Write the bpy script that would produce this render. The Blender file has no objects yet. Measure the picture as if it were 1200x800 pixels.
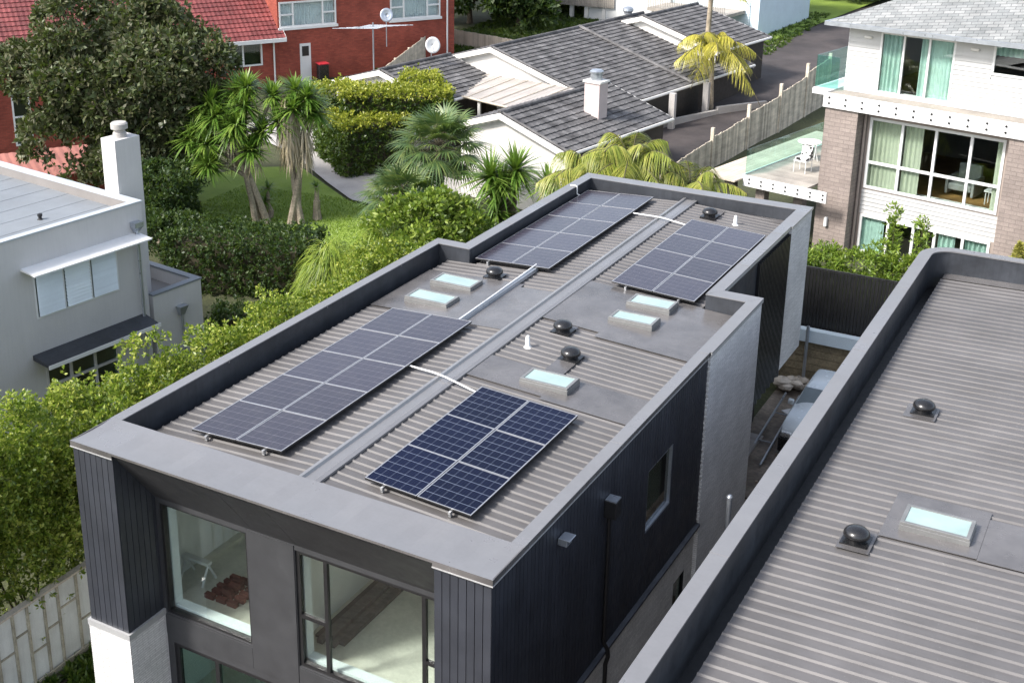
import bpy, math, random
import numpy as np
from mathutils import Vector
from math import radians as R, sin, cos, pi
random.seed(11); rng = np.random.default_rng(11)
S = bpy.context.scene
COL = S.collection
ORIG = {}
ZP = 6.5

# ------------------------------------------------------------------ helpers
def V(*a): return np.array(a, float)
def nrm(a):
    a = np.asarray(a, float); return a / (np.linalg.norm(a, axis=-1, keepdims=True) + 1e-12)

def thing(name, label, cat, loc=(0, 0, 0), group=None):
    o = bpy.data.objects.new(name, None); COL.objects.link(o)
    o.location = loc; o.empty_display_size = .2
    o['label'] = label; o['category'] = cat
    if group: o['group'] = group
    ORIG[o.name] = V(*loc)
    return o

def tag(o, label, cat, group=None):
    o['label'] = label; o['category'] = cat
    if group: o['group'] = group
    return o

def link_mesh(name, me, mat, parent=None, org=None):
    o = bpy.data.objects.new(name, me); COL.objects.link(o)
    if mat is not None: me.materials.append(mat)
    if parent is not None:
        o.parent = parent; ORIG[o.name] = ORIG[parent.name]
    else:
        o.location = org if org is not None else (0, 0, 0); ORIG[o.name] = V(*o.location)
    return o

def copy_tree(o, loc, label, parent=None):
    c = o.copy(); COL.objects.link(c)
    if parent is None:
        c.location = loc; c['label'] = label
    else:
        c.parent = parent
    for ch in o.children: copy_tree(ch, None, None, c)
    ORIG[c.name] = V(*c.location)
    return c

class Fr:
    """local frame: e along a facade, n outward, z up"""
    def __init__(s, o, az):
        s.o = V(*o); a = R(az); s.e = V(sin(a), cos(a), 0); s.n = V(cos(a), -sin(a), 0)   # n = right-hand side of travel
    def p(s, a, b, z): return s.o + s.e * a + s.n * b + V(0, 0, z)
ID = Fr((0, 0, 0), 90); ID.n = V(0, 1, 0)     # a = x, b = y

class MB:
    def __init__(s): s.v = []; s.f = []; s.t = []
    def add(s, vs, fs, tint=1.0):
        k = len(s.v); s.v += [tuple(map(float, q)) for q in vs]
        for f in fs: s.f.append(tuple(i + k for i in f)); s.t.append(tint)
        return s
    def quad(s, a, b, c, d, tint=1.0): return s.add([a, b, c, d], [(0, 1, 2, 3)], tint)
    def hexa(s, p, tint=1.0):      # p: 4 bottom + 4 top
        return s.add(p, [(3, 2, 1, 0), (4, 5, 6, 7), (0, 1, 5, 4), (1, 2, 6, 5), (2, 3, 7, 6), (3, 0, 4, 7)], tint)
    def fbox(s, fr, a0, a1, b0, b1, z0, z1, tint=1.0):
        q = [fr.p(a, b, z) for z in (z0, z1) for a, b in ((a0, b0), (a1, b0), (a1, b1), (a0, b1))]
        return s.hexa(q, tint)
    def box(s, x0, x1, y0, y1, z0, z1, tint=1.0): return s.fbox(ID, x0, x1, y0, y1, z0, z1, tint)
    def prism(s, poly, z0, z1, tint=1.0):
        n = len(poly); zz = lambda z, i: z[i] if hasattr(z, '__len__') else z
        vs = [(p[0], p[1], zz(z0, i)) for i, p in enumerate(poly)] + [(p[0], p[1], zz(z1, i)) for i, p in enumerate(poly)]
        fs = [tuple(range(n))[::-1], tuple(range(n, 2 * n))] + [(i, (i + 1) % n, n + (i + 1) % n, n + i) for i in range(n)]
        return s.add(vs, fs, tint)
    def tube(s, pts, r, n=8, tint=1.0):
        pts = [V(*p) for p in pts]; rs = r if hasattr(r, '__len__') else [r] * len(pts)
        vs = []; prev = None
        for i, p in enumerate(pts):
            d = nrm(pts[min(i + 1, len(pts) - 1)] - pts[max(i - 1, 0)])
            u = np.cross(d, V(0, 0, 1)) if abs(d[2]) < .95 else np.cross(d, V(1, 0, 0))
            if prev is not None:
                u = prev - d * (prev @ d)
            u = nrm(u); w = np.cross(d, u); prev = u
            for k in range(n):
                a = 2 * pi * k / n; vs.append(p + rs[i] * (cos(a) * u + sin(a) * w))
        fs = [(i * n + k, i * n + (k + 1) % n, (i + 1) * n + (k + 1) % n, (i + 1) * n + k) for i in range(len(pts) - 1) for k in range(n)]
        fs += [tuple(range(n))[::-1], tuple(range((len(pts) - 1) * n, len(pts) * n))]
        return s.add(vs, fs, tint)
    def lathe(s, c, prof, n=24, tint=1.0):
        vs = [(c[0] + r * cos(2 * pi * k / n), c[1] + r * sin(2 * pi * k / n), c[2] + z) for r, z in prof for k in range(n)]
        fs = [(i * n + k, i * n + (k + 1) % n, (i + 1) * n + (k + 1) % n, (i + 1) * n + k) for i in range(len(prof) - 1) for k in range(n)]
        fs += [tuple(range(n))[::-1], tuple(range((len(prof) - 1) * n, len(prof) * n))]
        return s.add(vs, fs, tint)
    def wall(s, fr, a0, a1, z0, z1, b0, b1, ops=(), tint=1.0):
        cuts = sorted({a0, a1, *[q for o in ops for q in o[:2] if a0 < q < a1]})
        for l, r in zip(cuts, cuts[1:]):
            for lo, hi in spans(l, r, z0, z1, ops): s.fbox(fr, l, r, b0, b1, lo, hi, tint)
        return s
    def clad(s, fr, a0, a1, z0, z1, b0, depth, pitch, gap, ops=()):
        n = max(1, round((a1 - a0) / pitch)); w = (a1 - a0) / n
        for i in range(n):
            l = a0 + i * w + gap / 2; r = l + w - gap; t = random.uniform(.9, 1.1)
            cuts = sorted({l, r, *[q for o in ops for q in o[:2] if l < q < r]})
            for l2, r2 in zip(cuts, cuts[1:]):
                for lo, hi in spans(l2, r2, z0, z1, ops): s.fbox(fr, l2, r2, b0, b0 + depth, lo, hi, t)
        return s
    def lap(s, fr, a0, a1, z0, z1, b, ops=(), h=.16, d=.03):   # lapped weatherboards
        n = max(1, round((z1 - z0) / h)); h = (z1 - z0) / n
        for i in range(n):
            lo, hi = z0 + i * h, z0 + (i + 1) * h
            hs = sorted([o for o in ops if o[2] < hi - .01 and o[3] > lo + .01], key=lambda o: o[0]); l = a0
            segs = []
            for o in hs:
                if o[0] > l: segs.append((l, o[0]))
                l = max(l, o[1])
            if l < a1: segs.append((l, a1))
            t = random.uniform(.95, 1.03)
            for p, q in segs:
                s.quad(fr.p(p, b + d, lo), fr.p(q, b + d, lo), fr.p(q, b, hi), fr.p(p, b, hi), t)
                s.quad(fr.p(p, b, lo), fr.p(q, b, lo), fr.p(q, b + d, lo), fr.p(p, b + d, lo), t)
        return s
    def build(s, name, mat, parent=None, org=None, smooth=False, bevel=0):
        o0 = ORIG[parent.name] if parent is not None else (V(*org) if org is not None else V(0, 0, 0))
        me = bpy.data.meshes.new(name)
        vv = np.array(s.v) - o0
        me.from_pydata(vv.tolist(), [], s.f); me.update()
        nl = len(me.loops); vi = np.empty(nl, np.int32); me.loops.foreach_get('vertex_index', vi)
        cnt = np.array([len(f) for f in s.f]); fi = np.repeat(np.arange(len(s.f)), cnt)
        nn = np.empty(len(s.f) * 3); me.polygons.foreach_get('normal', nn); nn = nn.reshape(-1, 3)[fi]
        P = vv[vi]; flat = np.abs(nn[:, 2]) > .75
        tx, ty = -nn[:, 1], nn[:, 0]; l = np.hypot(tx, ty) + 1e-9
        uv = np.empty((nl, 2)); uv[:, 0] = np.where(flat, P[:, 0], (P[:, 0] * tx + P[:, 1] * ty) / l)
        uv[:, 1] = np.where(flat, P[:, 1], P[:, 2])
        me.uv_layers.new(name='UVMap').data.foreach_set('uv', uv.ravel())
        a = me.attributes.new('tint', 'FLOAT', 'FACE'); a.data.foreach_set('value', np.array(s.t, float))
        if smooth: me.polygons.foreach_set('use_smooth', [True] * len(s.f))
        o = link_mesh(name, me, mat, parent, org)
        if bevel:
            m = o.modifiers.new('Bevel', 'BEVEL'); m.width = bevel; m.segments = 2; m.limit_method = 'ANGLE'; m.angle_limit = R(40)
        if smooth == 'auto':
            m = o.modifiers.new('es', 'EDGE_SPLIT'); m.split_angle = R(35)
        return o

def spans(l, r, z0, z1, ops):
    m = (l + r) / 2; cur = [(z0, z1)]
    for o in ops:
        if o[0] < m < o[1]:
            new = []
            for lo, hi in cur:
                if o[2] >= hi or o[3] <= lo: new.append((lo, hi)); continue
                if o[2] > lo: new.append((lo, o[2]))
                if o[3] < hi: new.append((o[3], hi))
            cur = new
    return cur

def struct(name, mb, mat, smooth=False):
    o = mb.build(name, mat, smooth=smooth); o['kind'] = 'structure'; return o

# ------------------------------------------------------------------ materials
def nodes(name):
    m = bpy.data.materials.new(name); m.use_nodes = True; nt = m.node_tree
    for n in list(nt.nodes):
        if n.type != 'OUTPUT_MATERIAL': nt.nodes.remove(n)
    out = nt.nodes['Material Output']; return m, nt, out
def N(nt, t, **k):
    n = nt.nodes.new(t)
    for a, b in k.items(): setattr(n, a, b)
    return n
def c4(c): return (c[0], c[1], c[2], 1)
def mixc(nt, f, a, b, mode='MIX'):
    n = N(nt, 'ShaderNodeMix', data_type='RGBA', blend_type=mode)
    for s, v in ((n.inputs[0], f), (n.inputs[6], a), (n.inputs[7], b)):
        if hasattr(v, 'is_linked'): nt.links.new(v, s)
        elif isinstance(v, (int, float)): s.default_value = v if s.type == 'VALUE' else (v, v, v, 1)
        else: s.default_value = c4(v)
    return n.outputs[2]
def rng_(nt, v, a, b, c, d):
    n = N(nt, 'ShaderNodeMapRange'); nt.links.new(v, n.inputs[0])
    for i, q in enumerate((a, b, c, d)): n.inputs[i + 1].default_value = q
    return n.outputs[0]
def noise(nt, scale, detail=5, vec=None, rough=.6, stretch=None, src='Object'):
    tc = N(nt, 'ShaderNodeTexCoord'); v = vec or tc.outputs[src]
    if stretch:
        mp = N(nt, 'ShaderNodeMapping'); mp.inputs['Scale'].default_value = stretch; nt.links.new(v, mp.inputs[0]); v = mp.outputs[0]
    n = N(nt, 'ShaderNodeTexNoise'); n.inputs['Scale'].default_value = scale; n.inputs['Detail'].default_value = detail
    n.inputs['Roughness'].default_value = rough; nt.links.new(v, n.inputs['Vector']); return n.outputs[0]
def bsdf(nt, out, col, rough, metal=0, spec=.5, coat=0, bump=None, bs=.2, bd=.02):
    p = N(nt, 'ShaderNodeBsdfPrincipled')
    for s, v in ((p.inputs['Base Color'], col), (p.inputs['Roughness'], rough)):
        if hasattr(v, 'is_linked'): nt.links.new(v, s)
        elif s.type == 'RGBA': s.default_value = c4(v)
        else: s.default_value = v
    p.inputs['Metallic'].default_value = metal; p.inputs['Specular IOR Level'].default_value = spec
    p.inputs['Coat Weight'].default_value = coat; p.inputs['Coat Roughness'].default_value = .05
    if bump is not None:
        b = N(nt, 'ShaderNodeBump'); b.inputs['Strength'].default_value = bs; b.inputs['Distance'].default_value = bd
        nt.links.new(bump, b.inputs['Height']); nt.links.new(b.outputs[0], p.inputs['Normal'])
    nt.links.new(p.outputs[0], out.inputs[0]); return p
def tinted(nt, col):
    a = N(nt, 'ShaderNodeAttribute', attribute_name='tint')
    return mixc(nt, 1.0, col, a.outputs['Fac'], 'MULTIPLY')
def pmat(name, col, rough=.6, metal=0, var=.18, scale=1.3, col2=None, bump=0, bscale=60, spec=.5, stretch=None, streak=0, fine=.08):
    m, nt, out = nodes(name)
    n1 = noise(nt, scale, 7, stretch=stretch); f = rng_(nt, n1, .3, .7, 0, 1)
    lo = tuple(c * (1 - var) for c in col); hi = col2 or tuple(min(1, c * (1 + var)) for c in col)
    c = mixc(nt, f, lo, hi)
    if fine:
        n2 = noise(nt, bscale, 3); c = mixc(nt, 1.0, c, rng_(nt, n2, .3, .7, 1 - fine, 1 + fine), 'MULTIPLY')
    if streak:
        n3 = noise(nt, 3, 4, stretch=(6, 6, .35)); c = mixc(nt, rng_(nt, n3, .45, .75, 0, streak), c, tuple(q * .55 for q in col))
    c = tinted(nt, c)
    r = rng_(nt, noise(nt, scale * 2.3, 5), .3, .7, max(.03, rough - .1), min(1, rough + .1))
    bsdf(nt, out, c, r, metal, spec, 0, noise(nt, bscale, 4) if bump else None, bump); return m
def brick(name, c1, c2, mort, bw=.23, bh=.076, ms=.01, rough=.85, bump=.5, painted=0, var=.25, offset=.5):
    m, nt, out = nodes(name); tc = N(nt, 'ShaderNodeTexCoord')
    b = N(nt, 'ShaderNodeTexBrick'); b.offset = offset; nt.links.new(tc.outputs['UV'], b.inputs['Vector'])
    b.inputs['Color1'].default_value = c4(c1); b.inputs['Color2'].default_value = c4(c2); b.inputs['Mortar'].default_value = c4(mort)
    b.inputs['Scale'].default_value = 1; b.inputs['Mortar Size'].default_value = ms; b.inputs['Brick Width'].default_value = bw
    b.inputs['Row Height'].default_value = bh; b.inputs['Mortar Smooth'].default_value = .2; b.inputs['Bias'].default_value = 0
    f = rng_(nt, noise(nt, 1.1, 7), .3, .7, 1 - var, 1 + var * .6)
    c = mixc(nt, 1.0, b.outputs[0], f, 'MULTIPLY'); c = mixc(nt, 1.0, c, rng_(nt, noise(nt, 26, 3), .3, .7, .85, 1.12), 'MULTIPLY')
    c = tinted(nt, c)
    h = mixc(nt, .35, rng_(nt, b.outputs['Fac'], 0, 1, 1, 0), noise(nt, 40, 4))
    bsdf(nt, out, c, rough, 0, .3, 0, h, bump, .012); return m
def leaf(name, stops, back=None, rough=.42, tr=.28, spec=.5, patch=.25):
    m, nt, out = nodes(name); g = N(nt, 'ShaderNodeNewGeometry')
    rp = N(nt, 'ShaderNodeValToRGB'); els = rp.color_ramp.elements
    els[0].color = c4(stops[0]); els[1].color = c4(stops[-1])
    for i, sc in enumerate(stops[1:-1]): els.new((i + 1) / (len(stops) - 1)).color = c4(sc)
    nz = noise(nt, .9, 3); mx = N(nt, 'ShaderNodeMath', operation='MULTIPLY_ADD'); nt.links.new(rng_(nt, nz, .35, .65, -patch, patch), mx.inputs[0])
    mx.inputs[1].default_value = 1.0; nt.links.new(g.outputs['Random Per Island'], mx.inputs[2]); nt.links.new(mx.outputs[0], rp.inputs[0])
    c = rp.outputs[0]
    if back: c = mixc(nt, g.outputs['Backfacing'], c, back)
    p = bsdf(nt, out, c, rough, 0, spec)
    t = N(nt, 'ShaderNodeBsdfTranslucent'); nt.links.new(mixc(nt, .5, c, (.25, .4, .03)), t.inputs[0])
    ms = N(nt, 'ShaderNodeMixShader'); ms.inputs[0].default_value = tr
    nt.links.new(p.outputs[0], ms.inputs[1]); nt.links.new(t.outputs[0], ms.inputs[2]); nt.links.new(ms.outputs[0], out.inputs[0]); return m
def glass(name, tint=(.75, .88, .84), refl=1.0, rough=.01, base=.04):
    m, nt, out = nodes(name)
    lw = N(nt, 'ShaderNodeLayerWeight'); lw.inputs['Blend'].default_value = .5
    fr = N(nt, 'ShaderNodeMath', operation='POWER'); nt.links.new(lw.outputs['Facing'], fr.inputs[0]); fr.inputs[1].default_value = 4.5
    g = N(nt, 'ShaderNodeBsdfGlossy'); g.inputs['Roughness'].default_value = rough
    t = N(nt, 'ShaderNodeBsdfTransparent'); t.inputs[0].default_value = c4(tint)
    ms = N(nt, 'ShaderNodeMixShader'); nt.links.new(rng_(nt, fr.outputs[0], 0, 1, base, 1.0 * refl + base), ms.inputs[0])
    nt.links.new(t.outputs[0], ms.inputs[1]); nt.links.new(g.outputs[0], ms.inputs[2]); nt.links.new(ms.outputs[0], out.inputs[0]); return m

M = {}
M['cap'] = pmat('cap_steel', (.200, .197, .200), .34, .3, .06, .5, bump=.02, bscale=4, fine=.02, spec=.55, streak=.12)
def roofmat():
    m, nt, out = nodes('roof_steel'); c = (.108, .102, .100)
    f = rng_(nt, noise(nt, .9, 7), .3, .7, 0, 1); col = mixc(nt, f, tuple(q * .84 for q in c), tuple(q * 1.16 for q in c))
    st = rng_(nt, noise(nt, 2.2, 6, stretch=(.35, 3.5, 1)), .52, .72, 0, .45); col = mixc(nt, st, col, (.075, .068, .062))       # run-off streaks along the sheets
    sp = rng_(nt, noise(nt, 28, 3), .68, .74, 0, .5); col = mixc(nt, sp, col, (.25, .245, .235)); col = tinted(nt, col)             # specks
    r = rng_(nt, noise(nt, 1.7, 5), .3, .7, .40, .58); bsdf(nt, out, col, r, .05, .45, 0, noise(nt, 5, 4), .05); return m
M['roof'] = roofmat()
M['flash'] = pmat('flashing_steel', (.110, .104, .103), .26, .25, .25, .9, col2=(.165, .156, .153), bump=.05, bscale=7, fine=.05)
M['navy'] = pmat('inner_steel', (.040, .044, .052), .45, .2, .3, 1.0, bump=.03, bscale=8, streak=.5)
M['clad'] = pmat('dark_cladding', (.030, .033, .042), .5, .1, .2, 1.2, fine=.1)
M['charcoal'] = pmat('charcoal_panel', (.038, .039, .042), .5, .05, .12, 1.5, fine=.08)
M['black'] = pmat('black_paint', (.011, .011, .012), .45, 0, .2, 4)
M['blackplastic'] = pmat('black_plastic', (.012, .012, .013), .28, 0, .2, 6)
M['trim'] = pmat('trim_steel', (.42, .42, .42), .4, .3, .1, 3)
M['wbrick'] = brick('white_brick', (.60, .595, .585), (.72, .71, .695), (.42, .41, .40), .29, .05, .007, .8, .6, var=.14)
M['gbrick'] = brick('grey_brick', (.56, .54, .51), (.68, .66, .62), (.42, .41, .38), .29, .05, .006, .85, .4, var=.22)
M['glass'] = glass('window_glass', (.93, .97, .955), .9, .0, .075)
M['darkglass'] = glass('dark_glass', (.70, .82, .80), .9, .0, .05)
M['greyglass'] = glass('grey_glass', (.38, .42, .42), .9, .0, .12)
M['clearglass'] = glass('clear_glass', (.74, .92, .88), .9, .0, .05)
M['plaster'] = pmat('plaster', (.80, .80, .77), .8, 0, .08, 1.0)
M['reveal'] = pmat('reveal_paint', (.76, .80, .80), .6, 0, .05, 1.0)
M['floor'] = pmat('screed_floor', (.62, .60, .52), .5, 0, .15, .9, bump=.02, bscale=12)
M['white'] = pmat('white_paint', (.66, .66, .65), .5, 0, .06, 1.5, fine=.03)
M['wboard'] = pmat('weatherboard_paint', (.45, .45, .44), .55, 0, .08, .8, fine=.04, streak=.12)
M['offwhite'] = pmat('offwhite_paint', (.68, .66, .62), .6, 0, .09, 1.0, streak=.12)
M['grey_render'] = pmat('grey_render', (.50, .485, .475), .8, 0, .06, .7, bump=.05, bscale=60, streak=.12, fine=.04)
M['grey_roof'] = pmat('grey_membrane', (.17, .185, .20), .55, .0, .12, .6, streak=0)
M['louvre'] = pmat('louvre_paint', (.78, .84, .86), .4, 0, .04, 2)
M['capgrey'] = pmat('pale_cap', (.40, .43, .46), .45, .1, .06, 1)
M['liner'] = pmat('parapet_liner', (.20, .185, .175), .6, 0, .1, 1)
M['bluewhite'] = pmat('pale_blue_paint', (.58, .68, .74), .5, 0, .05, 1.5)
M['frame'] = pmat('panel_frame', (.40, .40, .41), .35, .6, .08, 5)
M['alu'] = pmat('aluminium', (.62, .63, .64), .3, .8, .08, 5)
M['skyframe'] = pmat('skylight_frame', (.20, .20, .195), .4, .4, .15, 3)
M['galv'] = pmat('galvanised', (.40, .43, .47), .35, .7, .1, 3)
M['tilegrey'] = pmat('concrete_tile', (.050, .047, .048), .8, 0, .4, 1.6, col2=(.15, .145, .145), bump=.3, bscale=25, fine=.35)
M['tilered'] = pmat('red_tile', (.15, .030, .030), .65, 0, .35, .7, col2=(.22, .055, .052), bump=.2, bscale=20, fine=.2)
M['shingle'] = brick('grey_shingle', (.19, .20, .20), (.27, .275, .27), (.11, .115, .115), .33, .16, .012, .85, .5, var=.25)
M['redbrick'] = brick('red_brick', (.24, .052, .034), (.33, .075, .048), (.20, .07, .055), .23, .08, .008, .85, .3, var=.25)
M['taupebrick'] = brick('taupe_brick', (.235, .195, .175), (.275, .23, .205), (.19, .16, .143), .39, .14, .012, .85, .5, var=.18)
M['taupe'] = pmat('taupe_paint', (.30, .25, .22), .6, 0, .08, 1)
M['asphalt'] = pmat('asphalt', (.036, .030, .030), .85, 0, .3, .45, col2=(.068, .056, .054), bump=.3, bscale=60, fine=.25)
M['concrete'] = pmat('concrete', (.36, .34, .32), .85, 0, .2, .6, bump=.15, bscale=40, fine=.15)
M['wood_grey'] = pmat('weathered_timber', (.54, .47, .375), .85, 0, .3, 1.2, bump=.3, bscale=30, stretch=(1, 1, 3), streak=.4, fine=.2)
M['wood_deck'] = pmat('deck_timber', (.30, .27, .235), .8, 0, .25, 1.2, bump=.2, bscale=30, fine=.2)
M['wood_pale'] = pmat('pale_timber', (.52, .44, .35), .75, 0, .15, 1.5, bump=.1, bscale=30)
M['sleeper'] = pmat('timber_sleeper', (.20, .165, .105), .9, 0, .35, 1.5, bump=.4, bscale=18, fine=.3)
M['fibre'] = pmat('fibre_cement', (.66, .67, .62), .8, 0, .16, 1.6, col2=(.72, .74, .70), streak=.25, fine=.1)
M['lath'] = pmat('timber_batten', (.36, .33, .25), .85, 0, .3, 3, bump=.2, bscale=30, fine=.2)
M['mud'] = pmat('muddy_ground', (.11, .082, .06), .5, 0, .5, .9, col2=(.27, .225, .18), bump=.5, bscale=9, fine=.35)
M['grass'] = pmat('lawn_grass', (.15, .235, .026), .9, 0, .25, .6, col2=(.19, .27, .035), bump=.6, bscale=90, fine=.45)
M['ground'] = pmat('garden_ground', (.045, .055, .022), .95, 0, .4, .25, col2=(.07, .075, .03), bump=.6, bscale=12, fine=.4)
M['mulch'] = pmat('mulch', (.06, .042, .03), .95, 0, .4, 2, bump=.7, bscale=22, fine=.4)
M['bark'] = pmat('bark', (.12, .095, .07), .9, 0, .35, 3, bump=.6, bscale=20, fine=.3)
M['palebark'] = pmat('pale_bark', (.30, .25, .19), .9, 0, .3, 3, bump=.5, bscale=14, fine=.3)
M['twig'] = pmat('twig', (.07, .06, .035), .9, 0, .3, 3)
M['skyglass'] = None
M['sheer'] = pmat('sheer_curtain', (.62, .66, .70), .9, 0, .08, 2)
M['curtain'] = pmat('green_curtain', (.36, .50, .45), .85, 0, .15, 3)
M['curtain2'] = pmat('olive_curtain', (.42, .44, .34), .85, 0, .1, 2)
M['wfloor'] = pmat('wood_floor', (.30, .17, .06), .45, 0, .2, 2)
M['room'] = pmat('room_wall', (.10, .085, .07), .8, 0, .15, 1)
M['furn'] = pmat('furniture', (.30, .31, .30), .7, 0, .2, 3)
M['poly'] = pmat('lean_to_sheet', (.34, .31, .28), .5, 0, .15, .8, col2=(.44, .40, .365), streak=.2)
M['salmon'] = pmat('salmon_sheet', (.30, .115, .085), .6, 0, .15, .8)
M['sack'] = pmat('rubble_sack', (.50, .44, .36), .8, 0, .25, 2, bump=.5, bscale=10)
M['carpaint'] = pmat('car_paint', (.66, .72, .74), .22, .1, .04, 2, spec=.6, fine=0)
M['carglass'] = pmat('windscreen_glass', (.16, .20, .22), .06, 0, .1, 3, spec=1.0, fine=0)
M['rubber'] = pmat('rubber', (.012, .012, .012), .8, 0, .2, 6)
M['chimney'] = pmat('chimney_render', (.50, .42, .40), .85, 0, .1, 1.5, streak=.2)
M['plank_dark'] = pmat('plank_dark', (.105, .10, .095), .7, 0, .35, 3, stretch=(1, 4, 1))
M['darkwood'] = pmat('dark_stained_boards', (.030, .022, .018), .7, 0, .3, 2, stretch=(1, 1, .2))  # dark boards, with the shade of the unlit side put into their colour
M['rust'] = pmat('red_board', (.15, .05, .038), .7, 0, .3, 3)  # red taken partly from a reflection in the left front pane
M['red'] = pmat('red_plastic', (.40, .02, .03), .5, 0, .1, 3)
# skylight glass
def skylight_glass():
    m, nt, out = nodes('skylight_glass')
    c = mixc(nt, rng_(nt, noise(nt, 1.5, 4), .3, .7, 0, 1), (.24, .33, .31), (.31, .39, .37))
    bsdf(nt, out, c, .08, 0, .5, .0); return m
M['skyglass'] = skylight_glass()
# solar cells: 6 x 6 cell grid with pale conductor lines
def solar_cells(name='solar_cells', b0=(.002, .0035, .014), b1=(.0035, .0055, .021), lo=(.20, .23, .29), k1=.8, k2=.35, rough=.1, spec=.12, dust=0):
    m, nt, out = nodes(name); tc = N(nt, 'ShaderNodeTexCoord'); sp = N(nt, 'ShaderNodeSeparateXYZ'); nt.links.new(tc.outputs['Object'], sp.inputs[0])
    def line(src, n, size, off, half):
        a = N(nt, 'ShaderNodeMath', operation='MULTIPLY_ADD'); nt.links.new(src, a.inputs[0]); a.inputs[1].default_value = n / size; a.inputs[2].default_value = off
        b = N(nt, 'ShaderNodeMath', operation='FRACT'); nt.links.new(a.outputs[0], b.inputs[0])
        c = N(nt, 'ShaderNodeMath', operation='PINGPONG'); nt.links.new(b.outputs[0], c.inputs[0]); c.inputs[1].default_value = .5
        w = half * n / size
        return rng_(nt, c.outputs[0], w, w * 1.6, 1, 0)
    PX, PY = .975, 1.305
    l1 = line(sp.outputs[1], 6, PY, 60, .0035); l2 = line(sp.outputs[0], 6, PX, 60, .0024)
    l3 = line(sp.outputs[0], 24, PX, 240.5, .0011)
    base = mixc(nt, rng_(nt, noise(nt, .7, 3), .3, .7, 0, 1), b0, b1)
    oi = N(nt, 'ShaderNodeObjectInfo'); base = mixc(nt, rng_(nt, oi.outputs['Random'], 0, 1, 0, .6), base, tuple(q * 1.8 for q in b0))
    c = mixc(nt, rng_(nt, l3, 0, 1, 0, .2), base, (.08, .10, .15)); c = mixc(nt, rng_(nt, l2, 0, 1, 0, k2), c, lo); c = mixc(nt, rng_(nt, l1, 0, 1, 0, k1), c, lo)
    c = mixc(nt, rng_(nt, noise(nt, 2.2, 6), .45, .8, 0, dust), c, (.22, .20, .17))
    bsdf(nt, out, c, rough, 0, spec, .0); return m
M['solar'] = solar_cells()
M['solar_dusty'] = solar_cells('solar_cells_dusty', (.021, .018, .027), (.028, .023, .031), (.17, .16, .18), .55, .25, .2, .5, .08)  # hazy sky reflection put into the brownish cell colour, under a thin dust film
# foliage
L = {}
L['hedge'] = leaf('hedge_leaf', [(.075, .125, .014), (.15, .215, .024), (.27, .325, .042), (.43, .45, .09)], tr=.38)
L['hedge2'] = leaf('shrub_leaf', [(.07, .12, .018), (.15, .22, .03), (.27, .33, .06)], tr=.35)
L['dark'] = leaf('dark_leaf', [(.016, .036, .010), (.032, .062, .016), (.07, .10, .028)], rough=.5, spec=.35, tr=.2)
L['arch'] = leaf('arch_leaf', [(.02, .045, .008), (.045, .085, .012), (.10, .14, .02)], tr=.2)
L['archtop'] = leaf('arch_new_leaf', [(.17, .20, .02), (.29, .31, .035), (.42, .42, .06)], tr=.3)
L['magnolia'] = leaf('magnolia_leaf', [(.032, .048, .016), (.066, .088, .032), (.14, .155, .075)], back=(.075, .075, .035), rough=.5, tr=.12, spec=.35)
L['petal'] = leaf('petal', [(.75, .72, .55), (.8, .78, .66)], tr=.2)
L['yucca'] = leaf('yucca_leaf', [(.06, .13, .016), (.11, .20, .03), (.20, .28, .05)], tr=.25, patch=.1)
L['yuccadry'] = leaf('yucca_dry', [(.30, .24, .13), (.40, .34, .22), (.24, .19, .12)], tr=.1)
L['fan'] = leaf('fan_leaf', [(.045, .085, .028), (.085, .14, .045), (.16, .20, .06)], tr=.2)
L['palm'] = leaf('palm_leaf', [(.13, .17, .022), (.24, .27, .04), (.38, .36, .08)], tr=.25)
L['palmy'] = leaf('yellow_palm_leaf', [(.26, .25, .03), (.40, .36, .045), (.50, .43, .08)], tr=.25)
L['weep'] = leaf('weeping_leaf', [(.13, .20, .02), (.22, .30, .035), (.33, .38, .06)], tr=.3)
L['bright'] = leaf('bright_leaf', [(.10, .17, .02), (.17, .26, .035), (.26, .33, .05)], tr=.3)
L['grassb'] = leaf('grass_blade', [(.11, .19, .016), (.17, .26, .026), (.24, .32, .04)], tr=.3)
L['gold'] = leaf('golden_leaf', [(.26, .25, .05), (.40, .37, .10)], tr=.2)

# ------------------------------------------------------------------ foliage generators
def mesh_np(name, verts, k, mat, parent, grid=None):
    """verts (N, k, 3): N islands; grid None -> one n-gon each, else (rows) strips of 2-wide quads"""
    n = len(verts); org = ORIG[parent.name] if parent is not None else V(0, 0, 0)
    vv = (verts - org).reshape(-1, 3); me = bpy.data.meshes.new(name); me.vertices.add(len(vv)); me.vertices.foreach_set('co', vv.ravel())
    if grid is None:
        loops = np.arange(n * k, dtype=np.int32); nf = n; fl = k
    else:
        b = np.array([[2 * i, 2 * i + 1, 2 * i + 3, 2 * i + 2] for i in range(grid - 1)]).reshape(-1)
        loops = (np.arange(n)[:, None] * k + b[None]).reshape(-1).astype(np.int32); nf = n * (grid - 1); fl = 4
    me.loops.add(len(loops)); me.loops.foreach_set('vertex_index', loops); me.polygons.add(nf)
    me.polygons.foreach_set('loop_start', np.arange(0, nf * fl, fl, dtype=np.int32)); me.polygons.foreach_set('loop_total', np.full(nf, fl, np.int32))
    me.update(calc_edges=True)
    return link_mesh(name, me, mat, parent)
def rvec(n): return nrm(rng.normal(size=(n, 3)))
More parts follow.
